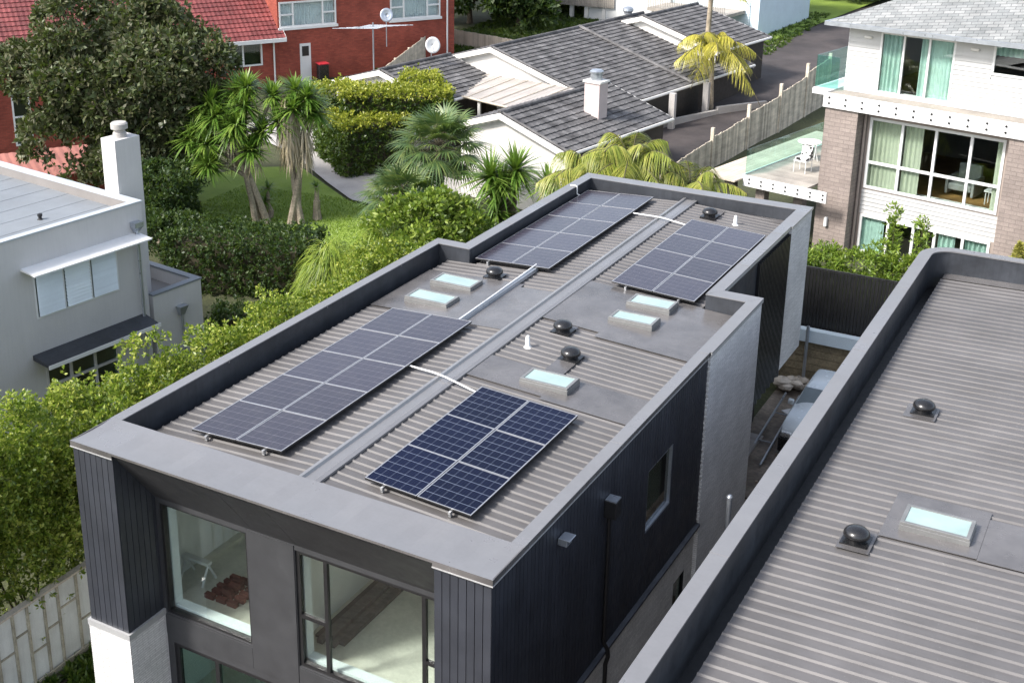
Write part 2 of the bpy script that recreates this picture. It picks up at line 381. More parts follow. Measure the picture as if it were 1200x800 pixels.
def leaves(base, d, Ln, W, fold=.25):
    d = nrm(d); s = nrm(np.cross(d, rvec(len(d)))); up = np.cross(s, d); Ln = np.broadcast_to(Ln, len(d))[:, None]; W = np.broadcast_to(W, len(d))[:, None]
    mid = base + d * Ln * .5 + up * W * fold * -.5
    return np.stack([base, mid + s * W * .5 + up * W * fold, base + d * Ln, mid - s * W * .5 + up * W * fold], 1)
def rosettes(tips, out, k, Ln, W, spread=.9):
    n = len(tips); b = np.repeat(tips, k, 0); o = np.repeat(out, k, 0)
    d = nrm(o * .55 + rvec(n * k) * spread); l = Ln * rng.uniform(.65, 1.2, n * k)
    return leaves(b + d * Ln * .12, d, l, l * (W / Ln) * rng.uniform(.8, 1.15, n * k))
def blades(base, d, Ln, W, droop, seg=4, side=None, prof=(.5, 1, .85, .5, .05)):
    n = len(base); d = nrm(d); Ln = np.broadcast_to(Ln, n); W = np.broadcast_to(W, n); droop = np.broadcast_to(droop, n)
    if side is None:
        side = np.cross(d, V(0, 0, 1)); bad = np.linalg.norm(side, axis=1) < .1; side[bad] = V(1, 0, 0); side = nrm(side)
    out = []
    for i in range(seg + 1):
        t = i / seg; p = base + d * (Ln * t)[:, None]; p[:, 2] -= droop * Ln * t * t
        w = (W * np.interp(t, np.linspace(0, 1, len(prof)), prof) * .5)[:, None]
        out += [p - side * w, p + side * w]
    return np.stack(out, 1)
def blob_tips(c, r, nb, n, br=.42, low=-.55, noisy=.12):
    """tips on a lumpy ellipsoid made of nb sub-blobs"""
    c = V(*c); r = V(*r)
    bd = rvec(nb * 3); bd = bd[bd[:, 2] > low][:nb]; bc = c + bd * r * rng.uniform(.45, .78, (len(bd), 1))
    bs = rng.uniform(.55, 1.45, len(bd)) * br
    i = rng.integers(0, len(bd), n); d = rvec(n); d[:, 2] = np.where(d[:, 2] < -.3, -d[:, 2], d[:, 2]); d = nrm(d + bd[i] * .5)
    rad = rng.uniform(.75, 1.0, (n, 1)) ** .6
    p = bc[i] + d * (r * bs[i][:, None]) * rad * (1 + rng.normal(0, noisy, (n, 1)))
    return p, d
def stems(name, base, c, r, n, mat, parent, tr=.05, trunk=None):
    mb = MB(); base = V(*base)
    for k in range(n):
        a = rvec(1)[0]; a[2] = abs(a[2]); end = V(*c) + a * V(*r) * .7
        s = base + V(random.uniform(-.3, .3), random.uniform(-.3, .3), 0) * (1 if trunk is None else .2)
        if trunk is not None: s = V(*trunk)
        mid = (s + end) / 2 + rng.normal(0, .12, 3) * V(*r)
        mb.tube([s, (s + mid) / 2 + rng.normal(0, .05, 3), mid, end], [tr, tr * .8, tr * .55, tr * .15], 6)
    if trunk is not None:
        b = V(*base); t = V(*trunk); mb.tube([b, (b * 2 + t) / 3 + rng.normal(0, .06, 3), (b + 2 * t) / 3 + rng.normal(0, .06, 3), t], [tr * 2.0, tr * 1.6, tr * 1.4, tr * 1.1], 8)
    return mb.build(name, mat, parent)
def shrub(name, label, cat, x, y, z0, r, top, mat, n=900, k=8, Ln=.10, W=.045, nb=16, group=None, low=-.6, br=.42, spread=.9, nstem=7):
    h = top - z0; c = (x, y, z0 + h * .55); rr = (r[0], r[1], h * .47)
    t = thing(name, label, cat, (x, y, z0), group)
    p, d = blob_tips(c, rr, nb, n, br, low)
    q, dd = blob_tips(c, V(*rr) * .72, nb, n // 3, br, low)
    p = np.vstack([p, q]); d = np.vstack([d, dd]); ok = p[:, 2] > z0 + .05; p, d = p[ok], d[ok]
    mesh_np('foliage', rosettes(p, d, k, Ln, W, spread), 4, mat, t)
    stems('stem', (x, y, z0 - .05), c, rr, nstem, M['twig'], t, .035)
    return t
def hedge_box(fr, a0, a1, b0, b1, z0, z1, n, k, Ln, W, rough=.10, dome=0):
    """tips over the faces of a clipped block, in proportion to their area"""
    fa = [('z', (a1 - a0) * (b1 - b0)), ('a', (b1 - b0) * (z1 - z0)), ('A', (b1 - b0) * (z1 - z0)), ('b', (a1 - a0) * (z1 - z0)), ('B', (a1 - a0) * (z1 - z0))]
    tot = sum(x for _, x in fa); P = []; D = []
    for kind, ar in fa:
        m = int(n * ar / tot); u, v = rng.uniform(0, 1, m), rng.uniform(0, 1, m)
        a = a0 + u * (a1 - a0); b = b0 + u * (b1 - b0); z = z0 + v * (z1 - z0)
        if kind == 'z': b = b0 + v * (b1 - b0); z = np.full(m, z1) - dome * ((u - .5) ** 2 + (v - .5) ** 2) * 2; d = V(0, 0, 1)
        elif kind == 'a': a = np.full(m, a0); d = -fr.e
        elif kind == 'A': a = np.full(m, a1); d = fr.e
        elif kind == 'b': b = np.full(m, b0); d = -fr.n
        else: b = np.full(m, b1); d = fr.n
        if kind == 'a' or kind == 'A': b = b0 + u * (b1 - b0)
        P.append(fr.o + np.outer(a, fr.e) + np.outer(b, fr.n) + np.outer(z, V(0, 0, 1))); D.append(np.tile(d, (m, 1)))
    P = np.vstack(P); D = np.vstack(D); P = P + D * rng.normal(-.04, rough, (len(P), 1)) + rng.normal(0, .05, P.shape)
    return rosettes(P, D, k, Ln, W, .8)

# ------------------------------------------------------------------ terrain
def ss(a, b, t):
    t = np.clip((t - a) / (b - a), 0, 1); return t * t * (3 - 2 * t)
def g(x, y):
    far = .03 * np.maximum(0, y - 26); g0 = 1.4 * ss(13, 25, y) + far
    g0 = g0 - 2.0 * (1 - ss(-32, -28, x)) * (1 - ss(40, 48, y)) * ss(22, 28, y)
    gr = np.where(y < 22.55, 0.0, 1.4 + far); w = ss(-3, 0, x)
    return (1 - w) * g0 + w * gr
xs = np.unique(np.concatenate([np.linspace(-400, -60, 12), np.linspace(-60, 40, 101), np.linspace(40, 400, 12)]))
ys = np.unique(np.concatenate([np.linspace(-300, -20, 10), np.linspace(-20, 100, 121), [22.5, 22.6], np.linspace(100, 600, 12)]))
X, Y = np.meshgrid(xs, ys); Zt = g(X, Y) + 0.0
Zt += np.where((X < -2) | (Y > 23), .03 * np.sin(X * 1.3) * np.cos(Y * 1.1), 0) - .01
tm = MB(); nx = len(xs)
tm.v = list(zip(X.ravel().tolist(), Y.ravel().tolist(), Zt.ravel().tolist()))
tm.f = [(j * nx + i, j * nx + i + 1, (j + 1) * nx + i + 1, (j + 1) * nx + i) for j in range(len(ys) - 1) for i in range(nx - 1)]; tm.t = [1.0] * len(tm.f)
struct('ground', tm, M['ground'], smooth=True)
def ribbon(name, left, right, mat, off=.05, nu=12, nv=10, smooth=True):
    """a sheet draped on the ground between two polylines"""
    def samp(pl, t):
        pl = np.array(pl, float); s = np.r_[0, np.cumsum(np.hypot(*np.diff(pl, axis=0).T))]; s /= s[-1]
        return np.interp(t, s, pl[:, 0]), np.interp(t, s, pl[:, 1])
    t = np.linspace(0, 1, nu * (max(len(left), len(right)) - 1) + 1); lx, ly = samp(left, t); rx, ry = samp(right, t)
    mb = MB(); w = np.linspace(0, 1, nv + 1)
    for i in range(len(t)):
        for q in w:
            x = lx[i] * (1 - q) + rx[i] * q; y = ly[i] * (1 - q) + ry[i] * q; mb.v.append((x, y, float(g(x, y)) + off))
    for i in range(len(t) - 1):
        for j in range(nv): mb.f.append((i * (nv + 1) + j, i * (nv + 1) + j + 1, (i + 1) * (nv + 1) + j + 1, (i + 1) * (nv + 1) + j)); mb.t.append(1.0)
    return struct(name, mb, mat, smooth)

ribbon('driveway', [(-6.2, 30), (-6.3, 40), (-7.3, 48), (-8.2, 57), (-8.6, 64), (-7.2, 72), (-2, 85)], [(-1.4, 30), (-1.7, 37), (-.2, 51), (1.6, 60), (2.5, 66), (4, 72), (8, 85)], M['asphalt'], .09)
ribbon('lawn', [(-21, 25), (-19.6, 28.6), (-17.5, 29.9), (-15.2, 28.4), (-12.9, 26.95), (-9.2, 26.5)], [(-18.5, 21.5), (-15.5, 19.9), (-12.5, 20.3), (-10, 20.2), (-8.5, 21), (-7.5, 24)], M['grass'], .06)
ribbon('garden_path', [(-24, 33.5), (-19, 31.3), (-15.2, 28.6), (-12.9, 27.1), (-9, 26.7)], [(-24, 36), (-19, 34.5), (-14.2, 30.6), (-12.4, 31.8), (-9, 31)], M['concrete'], .085)
ribbon('alley_ground', [(6.3, 10), (6.3, 22.4)], [(10.6, 10), (10.6, 22.4)], M['mud'], .03)
ribbon('front_yard', [(-2.3, -14), (-2.3, 12)], [(10.5, -14), (10.5, 12)], M['mulch'], .02)
ribbon('grass_bank', [(-8.9, 62), (-10.5, 68), (-12, 84)], [(-8.0, 60.5), (-6.4, 67.5), (-4, 84)], M['grass'], .14)

# ------------------------------------------------------------------ the black house
FRT = Fr((0, 0, 0), 90)                  # front facade: a = x, n = -y
RGT = Fr((0, 0, 0), 0)                   # right facades: a = y, n = +x (b offset = x)
H = thing('black_house', 'long black flat-roofed house with solar arrays and white brick panels, in the foreground', 'house', (4, 9.7, 0))
W_, Lb = 8.14, 19.53
RW_OPS = [(6.02, 7.30, 3.97, 5.28)]
# solid walls
wm = MB()
wm.fbox(RGT, 0.96, 9.06, 7.92, 8.10, 2.62, 6.40) if False else wm.wall(RGT, .96, 12.34, 2.62, 6.39, 7.92, 8.118, RW_OPS)
wm.box(0.02, .2, .96, 12.24, 2.62, 6.39); wm.box(.2, .79, 12.06, 12.24, 2.62, 6.39)
wm.box(.81, 1.0, 12.24, 19.5, 2.46, 6.39); wm.box(.81, 7.26, 19.32, 19.5, 2.46, 6.39); wm.box(7.08, 7.262, 12.34, 19.32, 2.46, 6.39)
wm.box(7.26, 7.92, 12.16, 12.34, 2.62, 6.39)
wm.box(1.0, 7.08, 12.3, 19.32, 2.46, 2.62)                                    # soffit of the overhang
wm.build('wall', M['clad'], H)
cl = MB()
cl.clad(RGT, .0, 9.04, 2.64, 6.39, 8.118, .022, .125, .012, RW_OPS)
cl.build('wall_cladding', M['clad'], H); cl = MB()
cl.clad(RGT, 12.38, 14.98, 2.46, 6.36, 7.262, .02, .4, .006)
cl.build('wall_cladding', M['clad'], H)
# front fins, clad on three sides
for x0, x1 in ((0.0, .92), (7.19, 8.118)):
    fm = MB(); fm.box(x0 + .022, x1 - .022 if x0 == 0 else x1, .022, .97, 2.92, 6.38)
    fm.clad(FRT, x0, x1 if x0 == 0 else W_, 2.92, 6.39, -.022, .022, .131, .012)
    if x0 == 0:
        fm.clad(RGT, .02, .97, 2.92, 6.39, x1 - .022, .022, .131, .012)
        fm.clad(Fr((0, 0, 0), 180), -.97, -.0, 2.92, 6.39, -.022, .022, .131, .012)
    fm.build('fin_wall', M['clad'], H)
bb = MB()
bb.box(-.03, .95, -.03, .97, 0, 2.80); bb.build('brick_pier', M['wbrick'], H)
bb = MB(); bb.box(-.045, .965, -.045, .975, 2.80, 2.918); bb.build('pier_cap', M['trim'], H)
bb = MB(); bb.box(7.17, 8.12, .0, .97, 0, 2.55); bb.build('brick_pier', M['gbrick'], H)
# lower right brick, ledge, white brick panels
LW = [(7.95, 8.6, .9, 1.75)]
bb = MB(); bb.wall(RGT, .97, 9.06, 0, 2.55, 7.95, 8.10, LW); bb.build('brick_wall', M['gbrick'], H)
bb = MB(); bb.add([(8.02, 0, 2.66), (8.02, 9.06, 2.66), (8.215, 9.06, 2.60), (8.215, 0, 2.60), (8.02, 0, 2.54), (8.02, 9.06, 2.54), (8.215, 9.06, 2.55), (8.215, 0, 2.55)], [(0, 1, 2, 3)[::-1], (4, 5, 6, 7), (3, 2, 6, 7), (0, 3, 7, 4), (1, 5, 6, 2)])
bb.build('ledge_flashing', M['clad'], H)
bb = MB(); bb.box(7.93, 8.185, 9.062, 12.37, 0, 6.40)
for i in range(60):                                    # toothed brick edge
    if i % 2 == 0: bb.box(8.12, 8.184, 9.02, 9.062, 2.7 + i * .0615, 2.7 + i * .0615 + .055)
bb.build('brick_panel', M['wbrick'], H)
bb = MB(); bb.box(7.1, 7.335, 17.64, 19.55, 2.46, 6.39); bb.build('brick_panel', M['wbrick'], H)
bt = MB()
for i in range(21):
    y = 15.0 + i * .126; zb = 2.40 - .04 * (i % 3); bt.box(7.262, 7.35, y, y + .07, zb, 6.30)
bt.build('batten_screen', M['black'], H)
lo = MB(); lo.box(1.0, 6.35, 12.3, 19.2, 0, 2.46); lo.build('lower_wall', M['black'], H)
# recessed front wall
FO = [(1.0, 2.95, 2.86, 5.12), (3.97, 7.16, 2.83, 5.12), (1.1, 7.05, .12, 2.24)]
fm = MB(); fm.wall(FRT, .92, 7.19, 0, 5.24, -1.10, -.9, FO)
fm.fbox(FRT, 2.965, 3.955, -.9, -.885, 2.40, 5.2); fm.fbox(FRT, .935, 2.955, -.9, -.89, 2.40, 2.82); fm.fbox(FRT, 3.967, 7.185, -.9, -.89, 2.40, 2.79)
fm.build('front_panel', M['charcoal'], H)
sf = MB()
for x0, x1 in ((.92, 3.10), (3.106, 4.02), (4.026, 7.19)):
    sf.add([(x0, .03, 6.40), (x1, .03, 6.40), (x1, .9, 5.22), (x0, .9, 5.22), (x0, .12, 6.40), (x1, .12, 6.40), (x1, 1.0, 5.24), (x0, 1.0, 5.24)], [(0, 1, 2, 3), (7, 6, 5, 4), (0, 3, 7, 4), (1, 5, 6, 2), (3, 2, 6, 7), (0, 4, 5, 1)])
sf.build('sloped_soffit', M['charcoal'], H)
def window(parent, fr, a0, a1, z0, z1, b, frame, glassm, cols=(), rows=(), fw=.05, fd=.07, name='window', extra=()):
    m = MB(); b0, b1 = b - fd, b
    m.fbox(fr, a0, a1, b0, b1, z0, z0 + fw); m.fbox(fr, a0, a1, b0, b1, z1 - fw, z1); m.fbox(fr, a0, a0 + fw, b0, b1, z0 + fw, z1 - fw); m.fbox(fr, a1 - fw, a1, b0, b1, z0 + fw, z1 - fw)
    for c in cols: m.fbox(fr, c - fw / 2, c + fw / 2, b0 + .002, b1 + .004, z0 + fw, z1 - fw)
    xs_ = [a0 + fw] + list(cols) + [a1 - fw]
    for r in rows:
        segs = [(a0 + fw, a1 - fw)]
        if isinstance(r, tuple): r, segs = r[0], [(xs_[i], xs_[i + 1]) for i in r[1]]
        for p, q in segs: m.fbox(fr, p, q, b0 + .004, b1 + .002, r - fw / 2, r + fw / 2)
    w = m.build(name, frame, parent)
    q = MB(); bm = b - fd * .6; q.fbox(fr, a0 + fw * .8, a1 - fw * .8, bm - .006, bm, z0 + fw * .8, z1 - fw * .8); q.build('pane', glassm, w)
    return w
w1 = window(H, FRT, 1.0, 2.95, 2.86, 5.12, -.93, M['black'], M['glass'], fw=.045)
w2 = window(H, FRT, 3.97, 7.16, 2.83, 5.12, -.93, M['black'], M['glass'], cols=(4.56, 6.45), rows=((3.84, (0, 2)),), fw=.07)
w3 = window(H, FRT, 1.1, 7.05, .12, 2.24, -.93, M['black'], M['darkglass'], cols=(2.08, 4.1, 5.1), fw=.09)
for (a0, a1, z0, z1) in FO[:2]:
    r = MB(); r.fbox(FRT, a0 - .02, a0 + .02, -1.3, -1.11, z0, z1); r.fbox(FRT, a1 - .02, a1 + .02, -1.3, -1.11, z0, z1); r.fbox(FRT, a0, a1, -1.3, -1.11, z0 - .03, z0 + .05); r.build('window_reveal', M['reveal'], H)
window(H, RGT, 6.02, 7.30, 3.97, 5.28, 8.13, M['galv'], M['greyglass'], fw=.035, fd=.09)
window(H, RGT, 7.95, 8.6, .9, 1.75, 8.09, M['black'], M['darkglass'], fw=.03)
# interior
it = MB(); it.box(.2, 7.92, 1.11, 8.5, 2.55, 2.70); it.build('upper_floor', M['floor'], H)
it = MB(); it.box(.2, 7.92, 1.11, 8.5, -.02, .06); it.build('lower_floor', M['floor'], H)
it = MB(); it.box(.2, .24, 1.11, 8.5, 2.7, 5.5); it.box(3.40, 3.50, 1.15, 5.2, 2.7, 5.5); it.box(.24, 7.88, 8.3, 8.45, 2.7, 5.5); it.wall(RGT, 1.11, 8.5, 2.7, 5.5, 7.86, 7.915, RW_OPS); it.box(.2, 7.92, 1.0, 8.5, 5.5, 5.56)
it.box(.2, 7.92, 5.5, 5.6, .06, 2.5); it.box(.2, .26, 1.11, 5.5, .06, 2.5); it.box(7.86, 7.94, 1.11, 5.5, .06, 2.5)
it.build('interior_wall', M['plaster'], H)

# parapet caps
def capslab(mb, poly): mb.prism(poly, ZP - .10, ZP)
cp = MB(); nI, mI = 28, 6
# wide front cap: folded sheet with a shallow sag
for i in range(nI):
    for j in range(mI):
        def q(i, j):
            x = -.02 + (W_ + .05) * i / nI; y = -.03 + 1.0 * j / mI
            return (x, y, ZP - .03 * sin(pi * j / mI) * (.6 + .4 * sin(i * 1.7) * sin(i * .6)))
        cp.quad(q(i, j), q(i + 1, j), q(i + 1, j + 1), q(i, j + 1))
cp.build('front_cap', M['cap'], H, smooth=True)
cp = MB()
cp.box(-.02, .93, -.03, -.012, ZP - .10, ZP - .002); cp.box(.93, 7.18, -.028, -.012, ZP - .045, ZP - .002); cp.box(7.18, 8.17, -.03, -.012, ZP - .10, ZP - .002)
cp.box(8.15, 8.168, -.012, 9.03, ZP - .10, ZP - .002); cp.box(-.018, 0, -.012, 12.26, ZP - .10, ZP - .002)
cp.box(.0, 8.1, .955, .97, 6.22, ZP - .001)
cp.build('cap_fascia', M['flash'], H)
cp = MB()
cp.box(-.026, .936, -.038, -.031, ZP - .118, ZP - .10); cp.build('drip_trim', M['trim'], H); cp = MB(); cp.box(7.175, 8.176, -.038, -.031, ZP - .118, ZP - .10); cp.box(8.169, 8.176, -.03, 9.03, ZP - .118, ZP - .10)
cp.build('drip_trim', M['trim'], H)
cp = MB(); z0, z1 = ZP - .10, ZP
cp.prism([(-.02, .972), (.21, .972), (.21, 11.94), (.0, 12.28), (-.02, 12.28)], z1 - .02, z1)
cp.prism([(.213, 11.94), (1.07, 11.94), (.80, 12.28), (.003, 12.28)], z1 - .02, z1 - .001)
cp.prism([(1.073, 11.943), (1.073, 19.12), (.775, 19.55), (.775, 12.31)], z1 - .02, z1)
cp.prism([(1.076, 19.12), (7.02, 19.12), (7.33, 19.55), (.779, 19.55)], z1 - .02, z1 - .001)
cp.prism([(7.025, 19.118), (7.025, 12.0), (7.315, 12.38), (7.315, 17.6), (7.365, 17.6), (7.365, 19.58), (7.33, 19.54)], z1 - .02, z1)
cp.prism([(7.03, 11.98), (7.94, 11.98), (8.2, 12.40), (7.318, 12.40)], z1 - .02, z1 - .001)
cp.prism([(7.943, 11.975), (7.943, .972), (8.17, .972), (8.17, 9.02), (8.215, 9.02), (8.215, 12.40), (8.2, 12.39)], z1 - .02, z1)
cp.build('parapet_cap', M['cap'], H)
cp = MB()                                                                    # outer drip of the caps
cp.box(8.186, 8.212, 9.02, 12.39, z0, z1 - .02); cp.box(7.30, 7.313, 12.4, 17.6, z0, z1 - .02); cp.box(7.34, 7.362, 17.6, 19.57, z0 + .03, z1 - .02); cp.box(7.315, 8.2, 12.372, 12.398, z0, z1 - .02)
cp.build('cap_drip', M['trim'], H)
pi_ = MB()
pi_.box(.17, .205, .972, 11.96, 5.80, z1 - .02); pi_.box(.205, 1.06, 11.96, 12.06, 5.80, z1 - .021)
pi_.box(1.02, 1.066, 12.06, 19.13, 5.80, z1 - .02); pi_.box(1.066, 7.03, 19.13, 19.25, 5.9, z1 - .021); pi_.box(7.03, 7.078, 12.0, 19.13, 5.9, z1 - .02); pi_.box(7.078, 7.95, 12.0, 12.1, 5.9, z1 - .021); pi_.box(7.95, 7.99, .972, 12.0, 5.9, z1 - .02)
pi_.box(.205, .5, .972, 11.96, 5.78, 5.84); pi_.box(1.066, 1.3, 12.06, 19.1, 5.8, 5.86); pi_.box(7.7, 7.95, .972, 12.0, 5.86, 5.9); pi_.box(6.8, 7.03, 12.0, 19.1, 5.9, 5.94)
pi_.build('parapet_inner', M['navy'], H)
for y in (3.9, 7.2, 10.2):
    m = MB(); m.box(-.024, .213, y, y + .03, ZP - .06, ZP + .004); m.build('cap_joint', M['cap'], H)
for y in (4.6, 8.9):
    m = MB(); m.box(7.94, 8.174, y, y + .03, ZP - .06, ZP + .004); m.build('cap_joint', M['cap'], H)
for y in (14.2, 16.9):
    m = MB(); m.box(.77, 1.077, y, y + .03, ZP - .06, ZP + .004); m.build('cap_joint', M['cap'], H); m = MB(); m.box(7.02, 7.318, y, y + .03, ZP - .06, ZP + .004); m.build('cap_joint', M['cap'], H)
# ribbed roof sheets
def zr(x): return 6.28 - .051 * abs(x - 4.08)
PITCH = .222
def ribbed(mb, x0, x1, y0, y1, zf, pitch=PITCH, h=.023):
    n = int((y1 - y0) / pitch)
    prof = []
    for i in range(n + 1):
        y = y0 + i * pitch
        for dy, dz in ((.0, -h), (.030, 0), (.050, 0), (.080, -h)):
            if y + dy <= y1: prof.append((y + dy, dz))
    tn = 1.0
    for i, ((ya, za), (yb, zb)) in enumerate(zip(prof, prof[1:])):
        if i % 16 == 0: tn = random.uniform(.93, 1.07)          # each sheet covers four ribs
        mb.quad((x0, ya, zf(x0) + za), (x1, ya, zf(x1) + za), (x1, yb, zf(x1) + zb), (x0, yb, zf(x0) + zb), tn)
    for (ya, za), (yb, zb) in zip(prof, prof[1:]):      # thickness at the two cut ends
        for x in (x0, x1): mb.quad((x, ya, zf(x) + za), (x, yb, zf(x) + zb), (x, yb, zf(x) + zb - .006), (x, ya, zf(x) + za - .006))
rf = MB(); ribbed(rf, .42, 3.93, 1.05, 12.0, zr); ribbed(rf, 1.22, 3.93, 12.02, 19.05, zr); rf.build('roof', M['roof'], H)
rf = MB(); ribbed(rf, 4.22, 7.84, 1.05, 11.98, zr); ribbed(rf, 4.22, 6.95, 12.0, 19.05, zr); rf.build('roof', M['roof'], H)
un = MB(); un.quad((.42, 1, zr(.42) - .12), (4.08, 1, 6.16), (4.08, 12, 6.16), (.42, 12, zr(.42) - .12)); un.quad((4.08, 1, 6.16), (7.84, 1, zr(7.84) - .12), (7.84, 12, zr(7.84) - .12), (4.08, 12, 6.16)); un.quad((1.2, 12, zr(1.2) - .12), (6.95, 12, zr(6.95) - .12), (6.95, 19.1, zr(6.95) - .12), (1.2, 19.1, zr(1.2) - .12)); un.build('roof_underlay', M['black'], H)
rd = MB()
prof = [(3.84, 6.262), (3.885, 6.335), (3.955, 6.345), (3.985, 6.30), (4.16, 6.295), (4.19, 6.318), (4.27, 6.30), (4.275, 6.262)]
for (a, b), (c, d) in zip(prof, prof[1:]): rd.quad((a, .99, b), (c, .99, d), (c, 19.42 - .3, d), (a, 19.42 - .3, b))
rd.build('ridge_flashing', M['cap'], H)
def sheet(mb, x0, x1, y0, y1, off=.014, th=.01):
    xs_ = [x0, x1]
    for a, b in zip(xs_, xs_[1:]):
        q = [(a, y0), (b, y0), (b, y1), (a, y1)]
        mb.hexa([(x, y, zr(x) + off - th) for x, y in q] + [(x, y, zr(x) + off) for x, y in q])
for q in ((.43, 1.95, 8.55, 11.15), (1.953, 3.84, 8.40, 10.9, .016), (1.95, 3.0, 10.9, 11.1, .012), (1.9, 2.3, 11.1, 11.6, .018), (4.27, 5.9, 6.12, 7.16), (5.903, 7.84, 6.0, 7.10, .016), (4.27, 5.6, 9.45, 11.98), (5.603, 7.84, 9.2, 11.98, .016), (4.75, 5.15, 8.85, 9.4, .02), (5.45, 5.85, 7.16, 8.2, .02), (4.8, 5.2, 17.95, 18.8, .018), (1.2, 6.95, 18.75, 19.1, .016)):
    fl = MB(); sheet(fl, *q); fl.build('flat_flashing', M['flash'], H)
def skylight(parent, x0, x1, y0, y1, z, h=.10):
    m = MB(); t = .05
    m.box(x0 - .02, x1 + .02, y0 - .02, y1 + .02, z - .1, z + h * .6)
    m.box(x0 - .012, x1 + .012, y0 - .012, y0 + t, z + h * .6, z + h); m.box(x0 - .012, x1 + .012, y1 - t, y1 + .012, z + h * .6, z + h); m.box(x0 - .012, x0 + t, y0 + t, y1 - t, z + h * .6, z + h); m.box(x1 - t, x1 + .012, y0 + t, y1 - t, z + h * .6, z + h)
    o = m.build('skylight', M['skyframe'], parent, bevel=.006)
    q = MB(); q.box(x0 + t, x1 - t, y0 + t, y1 - t, z + h * .6 + .002, z + h - .012); q.build('pane', M['skyglass'], o); return o
for s in ((1.06, 2.12, 9.02, 9.58), (1.04, 2.08, 10.18, 10.74), (5.30, 6.28, 6.42, 6.96), (5.53, 6.50, 10.14, 10.62), (5.52, 6.50, 11.16, 11.70)):
    skylight(H, *s, zr((s[0] + s[1]) / 2) + .03)
def roofvent(parent, x, y, z):
    m = MB(); m.box(x - .21, x + .21, y - .2, y + .2, z - .03, z + .012); m.lathe((x, y, z), [(.15, 0), (.15, .11), (.13, .12)], 24)
    o = m.build('roof_vent', M['blackplastic'], parent)
    d = MB(); d.lathe((x, y, z + .10), [(.12, 0), (.20, -.01), (.205, .015), (.19, .06), (.15, .10), (.08, .125), (.002, .132)], 28); d.build('dome', M['blackplastic'], o, smooth=True)
for x, y in ((4.95, 9.05), (5.65, 7.94), (2.10, 11.32), (4.99, 18.12)): roofvent(H, x, y, zr(x) + .02)
for x, y in ((4.67, 7.97), (5.74, 18.0)):
    m = MB(); z = zr(x); m.lathe((x, y, z - .03), [(.10, 0), (.07, .02), (.05, .05), (.045, .22), (.03, .26), (.002, .262)], 16); m.build('vent_pipe', M['white'], H, smooth='auto')
m = MB(); m.hexa([(2.78, 8.3, 6.23), (2.90, 8.3, 6.23), (2.86, 12.1, 6.23), (2.74, 12.1, 6.23), (2.79, 8.3, 6.31), (2.89, 8.3, 6.31), (2.85, 12.1, 6.31), (2.75, 12.1, 6.31)]); m.build('cable_tray', M['galv'], H)
for q, r_ in (([(2.86, 8.1, 6.33), (2.82, 10.0, 6.335), (2.76, 12.2, 6.34)], .016), ([(3.05, 5.85, 6.30), (3.8, 5.7, 6.36), (4.1, 5.62, 6.37), (4.95, 5.42, 6.31)], .018), ([(3.0, 17.2, 6.30), (3.85, 17.05, 6.36), (4.1, 17.0, 6.37), (4.85, 16.9, 6.31)], .018), ([(.9, 18.05, 6.52), (1.02, 18.1, 6.52), (1.09, 18.1, 6.50), (1.10, 18.1, 6.28), (1.22, 18.15, 6.22)], .02)):
    m = MB(); m.tube(q, r_, 8); m.build('conduit', M['white'], H)
# fittings on the right wall
m = MB(); m.box(8.142, 8.36, 3.98, 4.22, 5.40, 5.72); o = m.build('rainwater_head', M['black'], H, bevel=.01)
m = MB(); m.box(8.15, 8.35, 3.99, 4.21, 5.722, 5.74); m.build('head_lid', M['galv'], o)
m = MB(); m.tube([(8.20, 4.10, 5.42), (8.20, 4.10, 2.85), (8.25, 4.18, 2.66), (8.25, 4.22, 2.5), (8.2, 4.24, 2.3), (8.2, 4.24, .1)], .04, 10); m.build('downpipe', M['black'], H, smooth='auto')
m = MB(); m.box(8.142, 8.30, 2.16, 2.36, 5.86, 5.98); m.box(8.16, 8.36, 2.14, 2.38, 5.98, 6.0); m.build('flue_hood', M['galv'], H, bevel=.01)

# ------------------------------------------------------------------ solar panels
PXW, PYL = 1.0, 1.325
def make_panel(label, mt='solar'):
    t = thing('solar_panel', label, 'solar panel', (0, 0, 0), 'solar panels on the black house roof')
    w, l = .975, 1.305; m = MB(); f = .010
    m.box(-.006, w + .006, -.006, f, -.006, .002); m.box(-.006, w + .006, l - f, l + .006, -.006, .002); m.box(-.006, f * 1.3, f, l - f, -.006, .002); m.box(w - f * 1.3, w + .006, f, l - f, -.006, .002)
    o = m.build('frame', M['frame'], t); m = MB(); m.box(-.007, w + .007, -.007, l + .007, -.038, -.0205); m.box(-.007, w + .007, -.007, -.0062, -.0205, -.0055); m.box(w + .0062, w + .007, -.007, l + .007, -.0205, -.0055); m.build('frame_skirt', M['black'], o)
    m = MB(); m.box(.008, w - .008, .008, l - .008, -.02, -.002); m.build('cell_sheet', M[mt], t)
    return t
protos = {}
arrs = [('front left array', 1.19, 1.69, 2, 5, -1), ('rear left array', 1.19, 12.05, 2, 5, -1), ('front right array', 4.90, 1.66, 2, 3, 1), ('rear right array', 4.80, 11.99, 2, 4, 1)]
ordn = ['front', 'second', 'third', 'fourth', 'fifth']
slope = math.atan(.051)
